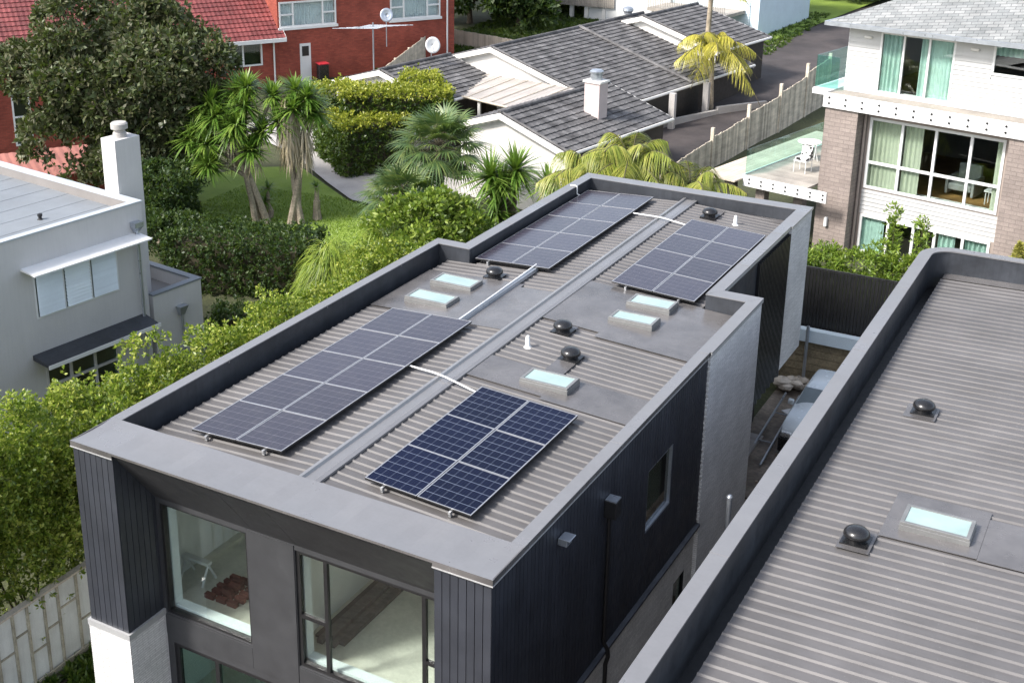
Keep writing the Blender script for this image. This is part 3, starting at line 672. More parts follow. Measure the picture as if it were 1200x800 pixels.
for an, x0, y0, nc, nr, sg in arrs:
    for c in range(nc):
        for r in range(nr):
            rn = 'rearmost' if r == nr - 1 else ('front' if r == 0 else ordn[r])
            lab = 'dark solar panel, %s row from the front, %s column of the %s' % (rn, ('left', 'right')[c], an)
            lab = lab.replace('front row from the front', 'frontmost row').replace('rearmost row from the front', 'rearmost row')
            x = x0 + c * PXW; loc = (x, y0 + r * PYL, zr(x) + .13)
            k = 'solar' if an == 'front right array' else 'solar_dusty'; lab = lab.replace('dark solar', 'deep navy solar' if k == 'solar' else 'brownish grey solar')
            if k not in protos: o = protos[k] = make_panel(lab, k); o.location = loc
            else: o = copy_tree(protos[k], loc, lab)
            o.rotation_euler = (random.uniform(-.004, .004), (slope if sg > 0 else -slope) + random.uniform(-.003, .003), 0)
ri = 0
for an, x0, y0, nc, nr, sg in arrs:
    for k, dx in enumerate((.35, 1.62)):
        x = x0 + dx; z = zr(x); t = thing('mounting_rail', 'slim aluminium rail under the %s, %s one' % (an, ('left', 'right')[k]), 'mounting rail', (x, y0 - .1, z), 'mounting rails under the solar panels')
        m = MB(); m.box(x - .02, x + .02, y0 - .07, y0 + nr * PYL + .05, z + .045, z + .09); m.build('rail', M['alu'], t)
        for j in range(nr + 1):
            m = MB(); y = y0 - .03 + j * (nr * PYL) / nr; m.box(x - .022, x + .022, y - .025, y + .025, z - .005, z + .044); m.build('foot', M['alu'], t)

# ------------------------------------------------------------------ neighbour on the right with the rounded parapet
NB = thing('charcoal_house', 'charcoal townhouse roof with rounded parapet corner, at right foreground', 'house', (16, 8, 0))
def arcpath(x, ytop, rad, y0=-4, x1=24, n=14):
    pts = [(x, y0)]
    for i in range(n + 1):
        a = pi - i * (pi / 2) / n; pts.append((x + rad + rad * cos(a), ytop - rad + rad * sin(a)))
    pts.append((x1, ytop)); return pts
def band(mb, po, pi2, z0, z1):
    for i in range(len(po) - 1):
        a, b, c, d = po[i], po[i + 1], pi2[i + 1], pi2[i]
        mb.hexa([(*a, z0), (*b, z0), (*c, z0), (*d, z0), (*a, z1), (*b, z1), (*c, z1), (*d, z1)])
po, pn = arcpath(10.55, 17.98, .78), arcpath(10.83, 17.70, .50)
m = MB(); band(m, po, pn, ZP - .03, ZP); m.build('parapet_cap', M['cap'], NB)
for y in (2.2, 6.3, 10.6, 14.6):
    m = MB(); m.box(10.546, 10.834, y, y + .03, ZP - .03, ZP + .004); m.build('cap_joint', M['cap'], NB)
m = MB(); band(m, arcpath(10.58, 17.95, .75), arcpath(10.66, 17.87, .67), 0, ZP - .03); m.build('wall', M['clad'], NB)
m = MB(); band(m, arcpath(10.70, 17.83, .63), arcpath(10.81, 17.72, .52), 5.55, ZP - .03); m.build('parapet_inner', M['navy'], NB, smooth='auto')
m = MB(); m.box(10.81, 11.4, -4, 17.5, 5.55, 5.60); m.build('gutter', M['black'], NB)
def z2(x): return 5.90 + .022 * (x - 11.1)
m = MB(); ribbed(m, 11.09, 22, -3.5, 17.38, z2, .25, .024); m.build('roof', M['roof'], NB)
m = MB(); m.quad((11.1, -4, 5.78), (22, -4, 6.0), (22, 17.6, 6.0), (11.1, 17.6, 5.78)); m.build('roof_underlay', M['black'], NB)
m = MB()
def sheet2(a, b, c, d, off=.012):
    q = [(a, c), (b, c), (b, d), (a, d)]; m.hexa([(x, y, z2(x) + off - .01) for x, y in q] + [(x, y, z2(x) + off) for x, y in q])
for q in ((11.12, 22, 17.34, 17.72), (12.40, 13.85, 4.86, 6.38), (13.855, 22, 4.82, 6.15, .015), (11.9, 12.4, 4.2, 4.85, .016), (11.85, 12.42, 9.3, 9.9, .016)):
    m = MB(); sheet2(*q); m.build('flat_flashing', M['flash'], NB)
skylight(NB, 12.66, 13.68, 5.18, 5.78, z2(13.1) + .03, .12)
roofvent(NB, 12.14, 4.52, z2(12.1) + .02); roofvent(NB, 12.16, 9.66, z2(12.1) + .02)
# ------------------------------------------------------------------ alley between the houses
t = thing('retaining_wall', 'timber sleeper retaining wall with pale blue cap at the end of the alley', 'retaining wall', (8.3, 22.5, 0))
m = MB()
for i in range(6): m.box(5.5, 10.6, 22.40 + .012 * (i % 2), 22.58, .235 * i, .235 * i + .222, random.uniform(.8, 1.15))
m.build('sleepers', M['sleeper'], t); m = MB(); m.box(5.5, 10.6, 22.34, 22.60, 1.42, 1.80); m.build('cap_beam', M['bluewhite'], t)
m = MB()
for x in (8.5, 6.9): m.tube([(x, 22.3, 0), (x, 22.3, 1.95)], .05, 10)
m.build('post', M['galv'], t)
t = thing('black_fence', 'black vertical board fence on top of the retaining wall', 'fence', (8.5, 22.75, 1.4))
m = MB(); m.clad(FRT, 4.6, 13.5, 1.4, 3.62, -22.75, .05, .10, .012); m.build('boards', M['black'], t)
m = MB(); m.box(4.6, 13.5, 22.73, 22.8, 3.62, 3.66); m.build('top_rail', M['black'], t)
# car
def car():
    t = thing('parked_car', 'pale silver blue car with black bumper parked in the alley', 'car', (8.38, 19.2, 0))
    cx = 8.38; sec = []; dy = .72
    prof = [(16.75, .55, .35, .70), (16.8, .80, .3, .80), (17.0, .93, .22, .86), (17.7, 1.03, .2, .88), (17.95, 1.08, .2, .88), (18.5, 1.42, .2, .88), (18.9, 1.52, .2, .88), (19.6, 1.53, .2, .88), (20.1, 1.40, .22, .88), (20.4, 1.0, .25, .86), (20.5, .6, .35, .8)]; prof = [(a + dy, *r_) for a, *r_ in prof]
    m = MB(); ring = 12; vs = []
    for y, zt, zb, hw in prof:
        belt = min(zt, .98); tw = hw * (1 - .22 * max(0, (zt - .98) / .55))
        for (xx, zz) in ((-hw * .9, zb), (-hw, zb + .15), (-hw, belt - .12), (-hw * .97, belt - .02), (-tw * .97, zt - .03), (-tw * .85, zt), (tw * .85, zt), (tw * .97, zt - .03), (hw * .97, belt - .02), (hw, belt - .12), (hw, zb + .15), (hw * .9, zb)): vs.append((cx + xx, y, zz))
    n = len(prof); fs = [(i * ring + k, i * ring + (k + 1) % ring, (i + 1) * ring + (k + 1) % ring, (i + 1) * ring + k) for i in range(n - 1) for k in range(ring)] + [tuple(range(ring)), tuple(range((n - 1) * ring, n * ring))[::-1]]
    m.add(vs, fs); b = m.build('body', M['carpaint'], t, smooth=True); sb = b.modifiers.new('sub', 'SUBSURF'); sb.levels = sb.render_levels = 2
    m = MB(); m.add([(cx - .76, 17.98 + dy, 1.10), (cx + .76, 17.98 + dy, 1.10), (cx + .66, 18.5 + dy, 1.435), (cx - .66, 18.5 + dy, 1.435)], [(0, 1, 2, 3)]); m.build('windscreen', M['carglass'], t)
    m = MB(); m.box(cx - .83, cx + .83, 16.66 + dy, 16.82 + dy, .25, .66); m.build('bumper', M['blackplastic'], t, bevel=.04)
    for sx in (-1, 1):
        m = MB(); m.box(cx + sx * .66 - .14, cx + sx * .66 + .14, 16.72 + dy, 16.86 + dy, .66, .80); m.build('headlight', M['alu'], t, bevel=.03)
        m = MB(); m.box(cx + sx * .93 - .08, cx + sx * .93 + .08, 18.05 + dy, 18.2 + dy, 1.0, 1.14); m.build('wing_mirror', M['carpaint'], t, bevel=.03)
        for y in (18.1, 20.4):
            m = MB(); m.tube([(cx + sx * .68, y, .32), (cx + sx * .89, y, .32)], .32, 20); o = m.build('wheel', M['rubber'], t)
            m = MB(); m.tube([(cx + sx * .88, y, .32), (cx + sx * .90, y, .32)], .2, 16); m.build('rim', M['alu'], o)
car()
t = thing('rubble_pile', 'pile of pale rubble sacks against the retaining wall', 'rubble pile', (7.1, 21.7, 0))
m = MB()
for i in range(26):
    c = V(random.uniform(6.4, 8.3), random.uniform(21.5, 22.15), 0); c[2] = random.uniform(.1, .55) * max(.3, 1 - abs(c[0] - 7.1) / 1.5); a = random.uniform(.12, .24)
    vs = []; n1, n2 = 5, 8
    for j in range(n1 + 1):
        for k in range(n2):
            th = pi * j / n1; ph = 2 * pi * k / n2; rr = a * random.uniform(.75, 1.2); vs.append(c + V(rr * 1.3 * sin(th) * cos(ph), rr * sin(th) * sin(ph), rr * .75 * cos(th)))
    m.add(vs, [(j * n2 + k, j * n2 + (k + 1) % n2, (j + 1) * n2 + (k + 1) % n2, (j + 1) * n2 + k) for j in range(n1) for k in range(n2)], random.uniform(.7, 1.2))
m.build('sacks', M['sack'], t, smooth='auto')
t = thing('metal_rails', 'grey metal rails lying on the muddy alley floor beside the car', 'metal rails', (7.0, 18.6, 0))
for k, (a, b) in enumerate((((6.75, 21.0, .25), (6.9, 16.6, .12)), ((7.15, 21.0, .25), (7.35, 16.6, .12)))):
    m = MB(); m.tube([a, b], .035, 6); m.build('rail', M['galv'], t)
for i in range(2):
    f = .3 + i * .4; m = MB(); m.tube([(6.75 + .15 * f, 21 - 4.4 * f, .25 - .13 * f), (7.15 + .2 * f, 21 - 4.4 * f, .25 - .13 * f)], .02, 6); m.build('rung', M['galv'], t)
t = thing('cement_sheets', 'grey sheets leaning low along the foot of the black house', 'sheet stack', (6.75, 17.2, 0))
m = MB()
for i in range(5): m.hexa([(6.42 + .05 * i, 15.2 + .12 * i, .05 + .03 * i), (6.9 + .03 * i, 15.2 + .1 * i, .04 + .03 * i), (6.9, 18.4 - .2 * i, .04 + .03 * i), (6.42, 18.4 - .15 * i, .05 + .03 * i), (6.42 + .05 * i, 15.2 + .12 * i, .07 + .03 * i), (6.9 + .03 * i, 15.2 + .1 * i, .06 + .03 * i), (6.9, 18.4 - .2 * i, .06 + .03 * i), (6.42, 18.4 - .15 * i, .07 + .03 * i)], random.uniform(.8, 1.1))
m.build('sheet', M['concrete'], t)
for i, (x, y, a, w, l, lab, mt) in enumerate(((8.9, 15.4, .4, .22, 1.1, 'pale timber offcut on the muddy alley floor in front of the car', 'wood_pale'), (8.3, 14.3, 1.1, .3, .8, 'grey board scrap on alley floor nearest the white brick panel', 'concrete'), (9.3, 14.2, -.6, .14, 1.4, 'narrow timber offcut on alley floor beside the charcoal townhouse', 'wood_grey'), (7.2, 20.3, .9, .35, .6, 'white sheet scrap at the foot of the rubble pile', 'white'))):
    m = MB(); u = V(cos(a), sin(a), 0) * l / 2; w_ = V(-sin(a), cos(a), 0) * w / 2; c = V(x, y, .045)
    m.hexa([c - u - w_, c + u - w_, c + u + w_, c - u + w_] + [q + V(0, 0, .035) for q in (c - u - w_, c + u - w_, c + u + w_, c - u + w_)]); tag(m.build('timber_offcut', M[mt], org=(x, y, .04)), lab, 'offcut', 'scraps on the alley floor')
m = MB()
for i in range(420):
    x, y = random.uniform(7.4, 10.4), random.uniform(11, 22.2); a = random.uniform(.02, .09); h = random.uniform(.01, .05); q = random.uniform(0, 3); b = a * random.uniform(.3, 1.6); c = [(x + a * cos(q + k) * (1 if k % 2 else b / a), y + a * sin(q + k) * (1 if k % 2 else b / a)) for k in (0, 1.5, 3.1, 4.7)]; m.prism(c, .03, .035 + h, random.choice((.5, .8, 1.2, 2.2, 3.5)))
o = m.build('rubble_scatter', M['mud'], org=(0, 0, 0)); o['kind'] = 'stuff'
m = MB(); m.tube([(9.4, 6.95, 0), (9.4, 6.95, 4.62)], .05, 12); m.lathe((9.4, 6.95, 4.62), [(.06, 0), (.06, .05), (.03, .08), (.002, .085)], 12)
tag(m.build('grey_pole', M['galv'], org=(9.4, 6.95, 0), smooth='auto'), 'slim grey metal pole standing in the alley before the white brick', 'pole')
# behind the front windows; bricks and planks partly stand in for glass reflections
t = thing('plank_stack', 'stack of dark planks on the floor behind the right front window', 'planks', (3.9, 3.5, 2.7)); m = MB()
for i in range(5):
    x = 3.62 + i * .125; y0 = 1.7 + random.uniform(0, .3); h = .05 + .035 * (i % 3); m.box(x, x + .115, y0, y0 + 3.1, 2.705, 2.705 + h, random.uniform(.6, 1.7))
m.build('plank', M['plank_dark'], t)  # dark strip, partly a reflection in the pane, built as planks
t = thing('brick_pile', 'low pile of red bricks on the floor behind the left front window', 'brick pile', (1.6, 2.2, 2.7))  # reddish shape, partly a reflection in the pane, built as solid bricks
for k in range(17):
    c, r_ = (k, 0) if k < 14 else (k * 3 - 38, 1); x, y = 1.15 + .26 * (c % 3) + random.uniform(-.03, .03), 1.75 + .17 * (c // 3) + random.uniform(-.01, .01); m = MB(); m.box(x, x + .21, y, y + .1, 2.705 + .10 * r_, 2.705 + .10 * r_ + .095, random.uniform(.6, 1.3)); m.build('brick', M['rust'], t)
t = thing('trestle', 'small white trestle standing behind the left front window', 'trestle', (.6, 2.2, 2.7))
m = MB(); m.box(.3, .95, 2.1, 2.22, 3.1, 3.16); m.build('top', M['white'], t)
for x in (.36, .9):
    for q in (-1, 1): m = MB(); m.tube([(x, 2.16, 3.1), (x, 2.16 + q * .2, 2.71)], .025, 6); m.build('leg', M['white'], t)
# ------------------------------------------------------------------ pale panel fence, bottom left
t = thing('panel_fence', 'pale panel fence with weathered timber battens at the bottom left', 'fence', (-2.42, 0, 0))
FX = Fr((-2.42, 0, 0), 0); m = MB(); m.fbox(FX, -6, 12, -.03, 0, .1, 2.0); m.build('panel', M['fibre'], t)
m = MB(); a = -6.0; k = 0
while a < 11.8:
    w = random.choice((.42, .5, .36)); m.fbox(FX, a, a + .045, .001, .055, .1, 2.0, random.uniform(.8, 1.2))
    for z in ((1.42,) if k % 3 == 0 else (.85,) if k % 3 == 1 else (1.15,)): m.fbox(FX, a + .046, a + w - .001, .001, .03, z, z + .035, random.uniform(.7, 1.1))
    a += w; k += 1
m.fbox(FX, -6, 12, .056, .085, .12, .24); m.build('batten', M['lath'], t)
m = MB(); m.fbox(FX, -6, 12, -.08, .07, 2.001, 2.045); m.build('cap_board', M['wood_grey'], t)

# ------------------------------------------------------------------ grey rendered house, left
G_ = Fr((-9.23, 11.53, 0), 7.4)
GH = thing('grey_house', 'grey rendered flat-roofed house with louvre window and chimney, at left', 'house', (-13, 6, 0))
GO = [(-3.69, -.98, 3.85, 5.15), (-3.6, -1.2, .6, 2.58)]
m = MB(); m.wall(G_, -14, 0, 0, 6.18, -.22, 0, GO); m.fbox(G_, -14, 0, -12, -11.8, 0, 6.18); m.fbox(G_, -.22, -.0, -11.8, -.22, 0, 6.18); m.fbox(G_, -14, -13.8, -11.8, -.22, 0, 6.18); m.build('wall', M['grey_render'], GH)
m = MB(); m.fbox(G_, -14.05, .03, -.19, .03, 6.182, 6.23); m.fbox(G_, -.25, .03, -12, -.192, 6.182, 6.229); m.build('parapet_cap', M['capgrey'], GH)
m = MB(); m.fbox(G_, -.24, -.221, -11.8, -.24, 5.9, 6.175); m.fbox(G_, -13.8, -.24, -.24, -.221, 5.9, 6.175); m.build('parapet_liner', M['liner'], GH)
m = MB(); m.fbox(G_, -13.8, -.22, -11.8, -.22, 5.80, 5.92); o = m.build('roof', M['grey_roof'], GH)
m = MB()
for i in range(12): m.fbox(G_, -13.8, -.23, -1.2 - i * .9, -1.18 - i * .9, 5.92, 5.927)
m.build('seam', M['grey_roof'], o)
p = G_.p(-2.2, -1.6, 5.92); m = MB(); m.lathe(p, [(.09, 0), (.05, .03), (.05, .1), (.07, .1), (.07, .16), (.01, .18)], 12); m.build('vent_pipe', M['black'], GH)
w = window(GH, G_, -3.69, -.98, 3.85, 5.15, .01, M['white'], M['darkglass'], cols=(-2.77, -1.9), fw=.05)
lv = MB()
for a0, a1, dn in ((-3.62, -2.81, 20), (-2.73, -1.94, 12), (-1.86, -1.05, 20)):
    for i in range(dn):
        z = 3.92 + i * (1.17 / dn); h = 1.17 / dn; lv.quad(G_.p(a0, .065, z), G_.p(a1, .065, z), G_.p(a1, .012, z + h * .9), G_.p(a0, .012, z + h * .9), random.uniform(.92, 1.0))
lv.build('louvres', M['louvre'], w)
m = MB(); m.hexa([G_.p(a, b, z) for z0, z1 in ((5.30, 5.26), (5.36, 5.30)) for a, b, z in ((-4.02, .0, z0), (-.2, .0, z0), (-.2, .62, z1), (-4.02, .62, z1))]); m.build('window_awning', M['white'], GH)
m = MB(); m.hexa([G_.p(a, b, z) for z0, z1 in ((2.76, 2.70), (2.90, 2.78)) for a, b, z in ((-3.95, .0, z0), (-.2, .0, z0), (-.25, .7, z1), (-3.95, .7, z1))]); o = m.build('window_awning', M['navy'], GH)
m = MB(); m.fbox(G_, -3.97, -.2, .70, .72, 2.68, 2.79); m.build('awning_edge', M['white'], o)
window(GH, G_, -3.6, -1.2, .6, 2.58, .01, M['grey_render'], M['darkglass'], cols=(-2.8, -2.0), rows=(1.85,), fw=.07)
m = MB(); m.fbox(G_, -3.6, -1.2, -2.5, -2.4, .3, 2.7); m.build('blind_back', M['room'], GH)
m = MB(); p = G_.p(-.3, .12, 0); m.tube([p + V(0, 0, 5.55), p + V(0, 0, .1)], .045, 10); m.fbox(G_, -.45, -.15, .01, .24, 5.56, 5.70); m.hexa([G_.p(a, b, z) for z, s in ((5.40, .45), (5.56, 1)) for a, b in ((-.3 - .15 * s, .02), (-.3 + .15 * s, .02), (-.3 + .15 * s, .02 + .21 * s), (-.3 - .15 * s, .02 + .21 * s))]); m.build('downpipe', M['galv'], GH)
m = MB(); m.fbox(G_, 0.002, .88, -1.56, -.94, 0, 7.78); o = m.build('chimney', M['grey_render'], GH, bevel=.01)
p = G_.p(.44, -1.25, 7.78); m = MB(); m.lathe(p, [(.2, 0), (.19, .12), (.15, .16), (.15, .22), (.24, .24), (.24, .38), (.2, .42), (.002, .42)], 18); m.build('chimney_pot', M['concrete'], o, smooth='auto')
m = MB(); m.fbox(G_, .15, 1.97, -.18, 0, 0, 3.3); m.fbox(G_, 1.79, 1.97, -2.4, -.18, 0, 3.3); m.fbox(G_, 1.002, 1.79, -2.4, -2.22, 0, 3.3); m.fbox(G_, 1.002, 1.79, -2.22, -.18, 2.8, 2.9, .3); m.build('annex_wall', M['grey_render'], GH)
m = MB(); m.fbox(G_, .14, 2.0, -.2, .03, 3.302, 3.35); m.fbox(G_, 1.77, 2.0, -2.42, -.202, 3.302, 3.349); m.build('annex_cap', M['grey_roof'], GH)
m = MB(); p = G_.p(1.1, .1, 0); m.tube([p + V(0, 0, 2.5), p + V(0, 0, .1)], .045, 10); m.hexa([G_.p(a, b, z) for z, s in ((2.45, .5), (2.75, 1)) for a, b in ((1.1 - .16 * s, .01), (1.1 + .16 * s, .01), (1.1 + .16 * s, .01 + .22 * s), (1.1 - .16 * s, .01 + .22 * s))]); m.build('downpipe', M['galv'], GH)

# ------------------------------------------------------------------ white weatherboard house, right
WF = Fr((5.2, 31.2, 0), 103)
WH = thing('white_house', 'three storey white weatherboard house with taupe brick piers, at right', 'house', (9.5, 34, 1.4))
UO = [(1.15, 3.72, 7.40, 9.42), (4.93, 6.6, 8.48, 9.52)]
m = MB(); m.lap(WF, 0, 9, 7.25, 9.75, 0, UO); m.build('weatherboards', M['wboard'], WH)
m = MB(); m.wall(WF, 0, 9, 0, 9.75, -.2, -.02, UO + [(1.25, 5.85, 4.05, 6.55), (1.25, 5.8, .95, 3.1)]); m.fbox(WF, 0, .2, -9, -.2, 0, 9.75); m.fbox(WF, .2, 9, -9, -8.8, 0, 9.75); m.fbox(WF, 0, .03, -.2, .02, 7.25, 9.75); m.build('wall', M['white'], WH)
MO = [(1.25, 5.85, 4.05, 6.55), (1.25, 5.8, .95, 3.1)]
m = MB(); m.wall(WF, 1.05, 6.12, 0, 6.8, .0, .33, MO + [(1.2, 5.9, 3.12, 4.0)]); m.build('taupe_wall', M['taupe'], WH)
m = MB(); m.lap(WF, 1.2, 5.9, 3.12, 4.03, .30); m.build('weatherboards', M['wboard'], WH)
for a0, a1 in ((-.15, 1.05), (6.12, 9)):
    m = MB(); m.fbox(WF, a0, a1, 0.0, .93, 0, 6.8); m.build('brick_pier', M['taupebrick'], WH)
m = MB(); m.fbox(WF, -.17, 9, 0, .98, 7.12, 7.24); bal = m.build('balcony', M['wood_deck'], WH)
m = MB(); m.fbox(WF, -.18, 9, .98, 1.02, 6.80, 7.30); m.fbox(WF, -.22, -.18, -.6, 1.02, 6.80, 7.30); m.build('fascia', M['white'], bal)
m = MB()
for i in range(15):
    a = .0 + i * .6
    for da in (0,):
        for z in (6.95, 7.15):
            m = MB(); p = WF.p(a, 1.02, z); m.tube([p, p + WF.n * .025], .038, 8); m.build('bolt', M['black'], bal)
m = MB(); m.fbox(WF, -.95, -.1, .28, .3, 7.3, 8.4); m.fbox(WF, -.95, -.93, -2.5, .3, 7.3, 8.4); m.build('glass_balustrade', M['clearglass'], WH)
m = MB(); m.fbox(WF, -1.0, -.23, -4, .35, 7.05, 7.25); m.build('side_landing', M['white'], WH)
dw = window(WH, WF, 1.15, 3.72, 7.32, 9.42, .03, M['white'], M['glass'], cols=(1.98, 2.85), fw=.07, name='sliding_door')
window(WH, WF, 4.93, 6.6, 8.48, 9.52, .03, M['white'], M['glass'], fw=.07)
window(WH, WF, 1.25, 5.85, 4.05, 6.55, .36, M['white'], M['glass'], cols=(2.42, 3.58, 4.76), rows=(4.98,), fw=.09)
window(WH, WF, 1.25, 5.8, .95, 3.1, .36, M['white'], M['glass'], cols=(2.3, 3.2, 3.95, 4.9), rows=(1.75,), fw=.09)
def curtain(fr, a0, a1, z0, z1, b, amp=.05, per=.14):
    n = int((a1 - a0) / .02); mb = MB(); ph = random.uniform(0, 9); pts = [(a0 + (a1 - a0) * i / n, b + amp * (.55 + .45 * sin(i * .07 + ph)) * sin(2 * pi * i / n * (a1 - a0) / per + 1.7 * sin(i * .11 + ph))) for i in range(n + 1)]
    for (a, c), (d, e) in zip(pts, pts[1:]): mb.quad(fr.p(a, c, z0), fr.p(d, e, z0), fr.p(d, e, z1), fr.p(a, c, z1))
    return mb
for a0, a1, z0, z1, b, mt in ((1.22, 2.0, 7.33, 9.4, -.10, 'curtain'), (2.55, 3.66, 7.33, 9.4, -.10, 'curtain'), (4.98, 6.5, 9.1, 9.5, -.10, 'curtain'), (1.3, 2.4, 4.1, 6.5, .2, 'curtain2'), (2.5, 3.1, 4.1, 6.5, .2, 'curtain2'), (5.55, 5.82, 4.1, 6.5, .2, 'curtain2'), (1.3, 2.1, 1.0, 3.05, .2, 'curtain'), (4.05, 4.6, 1.0, 3.05, .2, 'curtain'), (4.95, 5.75, 1.0, 3.05, .2, 'curtain')):
    curtain(WF, a0, a1, z0, z1, b).build('curtain', M[mt], WH, smooth=True)
m = MB()
for z in (3.95, 7.1, .85): m.fbox(WF, .2, 8.9, -6, -.2, z - .1, z)
m.build('inner_floor', M['wfloor'], WH)
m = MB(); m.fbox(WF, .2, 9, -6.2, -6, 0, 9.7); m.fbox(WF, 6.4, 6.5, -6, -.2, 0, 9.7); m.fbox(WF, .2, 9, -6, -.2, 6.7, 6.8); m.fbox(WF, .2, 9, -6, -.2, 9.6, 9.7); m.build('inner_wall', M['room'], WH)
for a, z in ((.72, 9.18), (4.35, 9.22)):
    m = MB(); m.fbox(WF, a - .14, a + .14, .02, .12, z - .05, z + .05); m.build('wall_lamp', M['offwhite'], WH, bevel=.04)
m = MB(); m.fbox(WF, .25, .37, .93, 1.05, 2.55, 2.9); m.build('wall_lamp', M['white'], WH, bevel=.03)
m = MB(); p = WF.p(1.12, .45, 0); m.tube([p + V(0, 0, 6.75), p + V(0, 0, .3)], .045, 8); m.build('downpipe', M['taupe'], WH); m = MB(); p = WF.p(6.05, .45, 0); m.tube([p + V(0, 0, 6.75), p + V(0, 0, .3)], .045, 8); m.build('downpipe', M['taupe'], WH)
# hip roof
e0, e1, bz, dz = -.5, 16, .65, 9.66
A = [WF.p(e0, bz, dz), WF.p(e1, bz, dz), WF.p(e1, -9.6, dz), WF.p(e0, -9.6, dz)]; Rg = [WF.p(e0 + 5.1, -4.5, dz + 2.35), WF.p(e1 - 5.1, -4.5, dz + 2.35)]
m = MB(); m.add(A + Rg, [(0, 1, 5, 4), (1, 2, 5), (2, 3, 4, 5), (3, 0, 4)]); rf = m.build('roof', M['shingle'], WH)
m = MB(); m.fbox(WF, e0 - .02, e1, bz - .02, bz + .08, dz - .13, dz + .01); m.fbox(WF, e0 - .1, e0 - .021, -9.6, bz + .08, dz - .13, dz + .01); m.build('gutter', M['galv'], rf)
m = MB(); m.fbox(WF, e0, e1, -9.5, bz - .03, dz - .12, dz - .06); m.build('soffit', M['white'], rf)
m = MB(); m.fbox(WF, -1.3, -.05, -6.2, -3.4, 9.05, 9.12); m.add([WF.p(-1.35, -3.3, 9.12), WF.p(-.0, -3.3, 9.35), WF.p(0, -6.3, 9.35), WF.p(-1.35, -6.3, 9.12)], [(0, 1, 2, 3)]); m.fbox(WF, -1.2, -1.1, -3.6, -3.5, 1.4, 9.05); m.build('porch_roof', M['shingle'], WH)
# furniture behind the big window
t = thing('armchair', 'pale armchair behind the wide middle window of the white house', 'armchair', tuple(WF.p(4.0, -1.5, 3.95)))
m = MB(); m.fbox(WF, 3.6, 4.4, -1.9, -1.1, 4.15, 4.4); m.build('seat', M['furn'], t, bevel=.06); m = MB(); m.fbox(WF, 3.6, 4.4, -2.1, -1.9, 4.2, 4.95); m.build('backrest', M['furn'], t, bevel=.06)
for a in (3.5, 4.4): m = MB(); m.fbox(WF, a, a + .1, -2.0, -1.1, 4.0, 4.6); m.build('armrest', M['furn'], t, bevel=.03)
t = thing('white_stool', 'small white stool behind the right panes of the middle window', 'stool', tuple(WF.p(5.2, -1.0, 3.95)))
m = MB(); m.fbox(WF, 4.95, 5.4, -1.2, -.8, 4.4, 4.46); m.build('seat', M['white'], t)
for a in (5.0, 5.33):
    for b in (-1.15, -.87): m = MB(); p = WF.p(a, b, 0); m.tube([p + V(0, 0, 3.95), p + V(0, 0, 4.4)], .02, 6); m.build('leg', M['white'], t)
# deck beside it
DK = thing('timber_deck', 'raised grey timber deck with glass balustrade beside the white house', 'deck', tuple(WF.p(-1.4, -1, 1.4)))
m = MB(); n = 24
for i in range(n): b = 1.70 - i * .34; m.fbox(WF, -2.6, -.2, b - .33, b, 3.93, 4.0, random.uniform(.85, 1.15))
m.build('floor_boards', M['wood_deck'], DK)
m = MB(); m.fbox(WF, -2.64, .6, 1.70, 1.75, 3.62, 4.02); m.fbox(WF, -2.68, -2.64, -6.4, 1.75, 3.80, 4.04); fb = m.build('fascia_beam', M['white'], DK)
m = MB()
for i in range(7):
    for z in (3.75, 3.90): m = MB(); p = WF.p(-2.4 + i * .48, 1.75, z); m.tube([p, p + WF.n * .02], .035, 8); m.build('bolt', M['black'], fb)
m = MB(); m.fbox(WF, -2.62, -2.6, -5.5, 1.68, 4.04, 4.95); m.build('glass_balustrade', M['clearglass'], DK)
m = MB()
for i in range(8): m.fbox(WF, -4.1 + i * .18, -3.93 + i * .18, -6.4, 2.3, 3.85, 3.90, random.uniform(.92, 1.08))
m.build('side_boards', M['wood_pale'], DK)
for a, b in ((-2.3, 1.4), (-3.6, 1.4), (-2.3, -4), (-.9, 1.2)): m = MB(); m.fbox(WF, a, a + .35, b - .35, b, .8, 3.6); m.build('post', M['taupebrick'], DK)
rl = MB()
for i in range(22): p = WF.p(-2.5 + i * .1, -6.3, 0); rl.tube([p + V(0, 0, 4.0), p + V(0, 0, 4.95)], .018, 6)
rl.fbox(WF, -2.6, -.2, -6.34, -6.26, 4.95, 5.0); rl.build('railing', M['white'], DK)
t = thing('deck_table', 'white round table on the timber deck', 'table', tuple(WF.p(-1.95, -1.7, 4.0)))
p = WF.p(-1.95, -1.7, 4.0); m = MB(); m.lathe(p, [(.42, .70), (.44, .72), (.42, .74)], 24); m.build('tabletop', M['white'], t); 
for a in (0, 2.1, 4.2): m = MB(); m.tube([p + V(.35 * cos(a), .35 * sin(a), 0), p + V(.2 * cos(a), .2 * sin(a), .70)], .018, 6); m.build('leg', M['white'], t)
WC = Fr(tuple(WF.p(-.75, .25, 0)), 103)
t = thing('deck_chair', 'white metal chair with black and white cushion on the timber deck', 'chair', tuple(WC.p(-.6, -.4, 4.0)))
m = MB(); m.fbox(WC, -.85, -.35, -.65, -.15, 4.42, 4.46); m.build('seat', M['white'], t)
for a, b in ((-.83, -.63), (-.37, -.63), (-.83, -.17), (-.37, -.17)): m = MB(); q = WC.p(a, b, 4.0); m.tube([q, q + V(0, 0, .42)], .015, 6); m.build('leg', M['white'], t)
m = MB()
for i in range(6): q = WC.p(-.84 + i * .1, -.68, 4.44); m.tube([q, q - WC.n * .12 + V(0, 0, .55)], .014, 6)
m.build('backrest', M['white'], t)
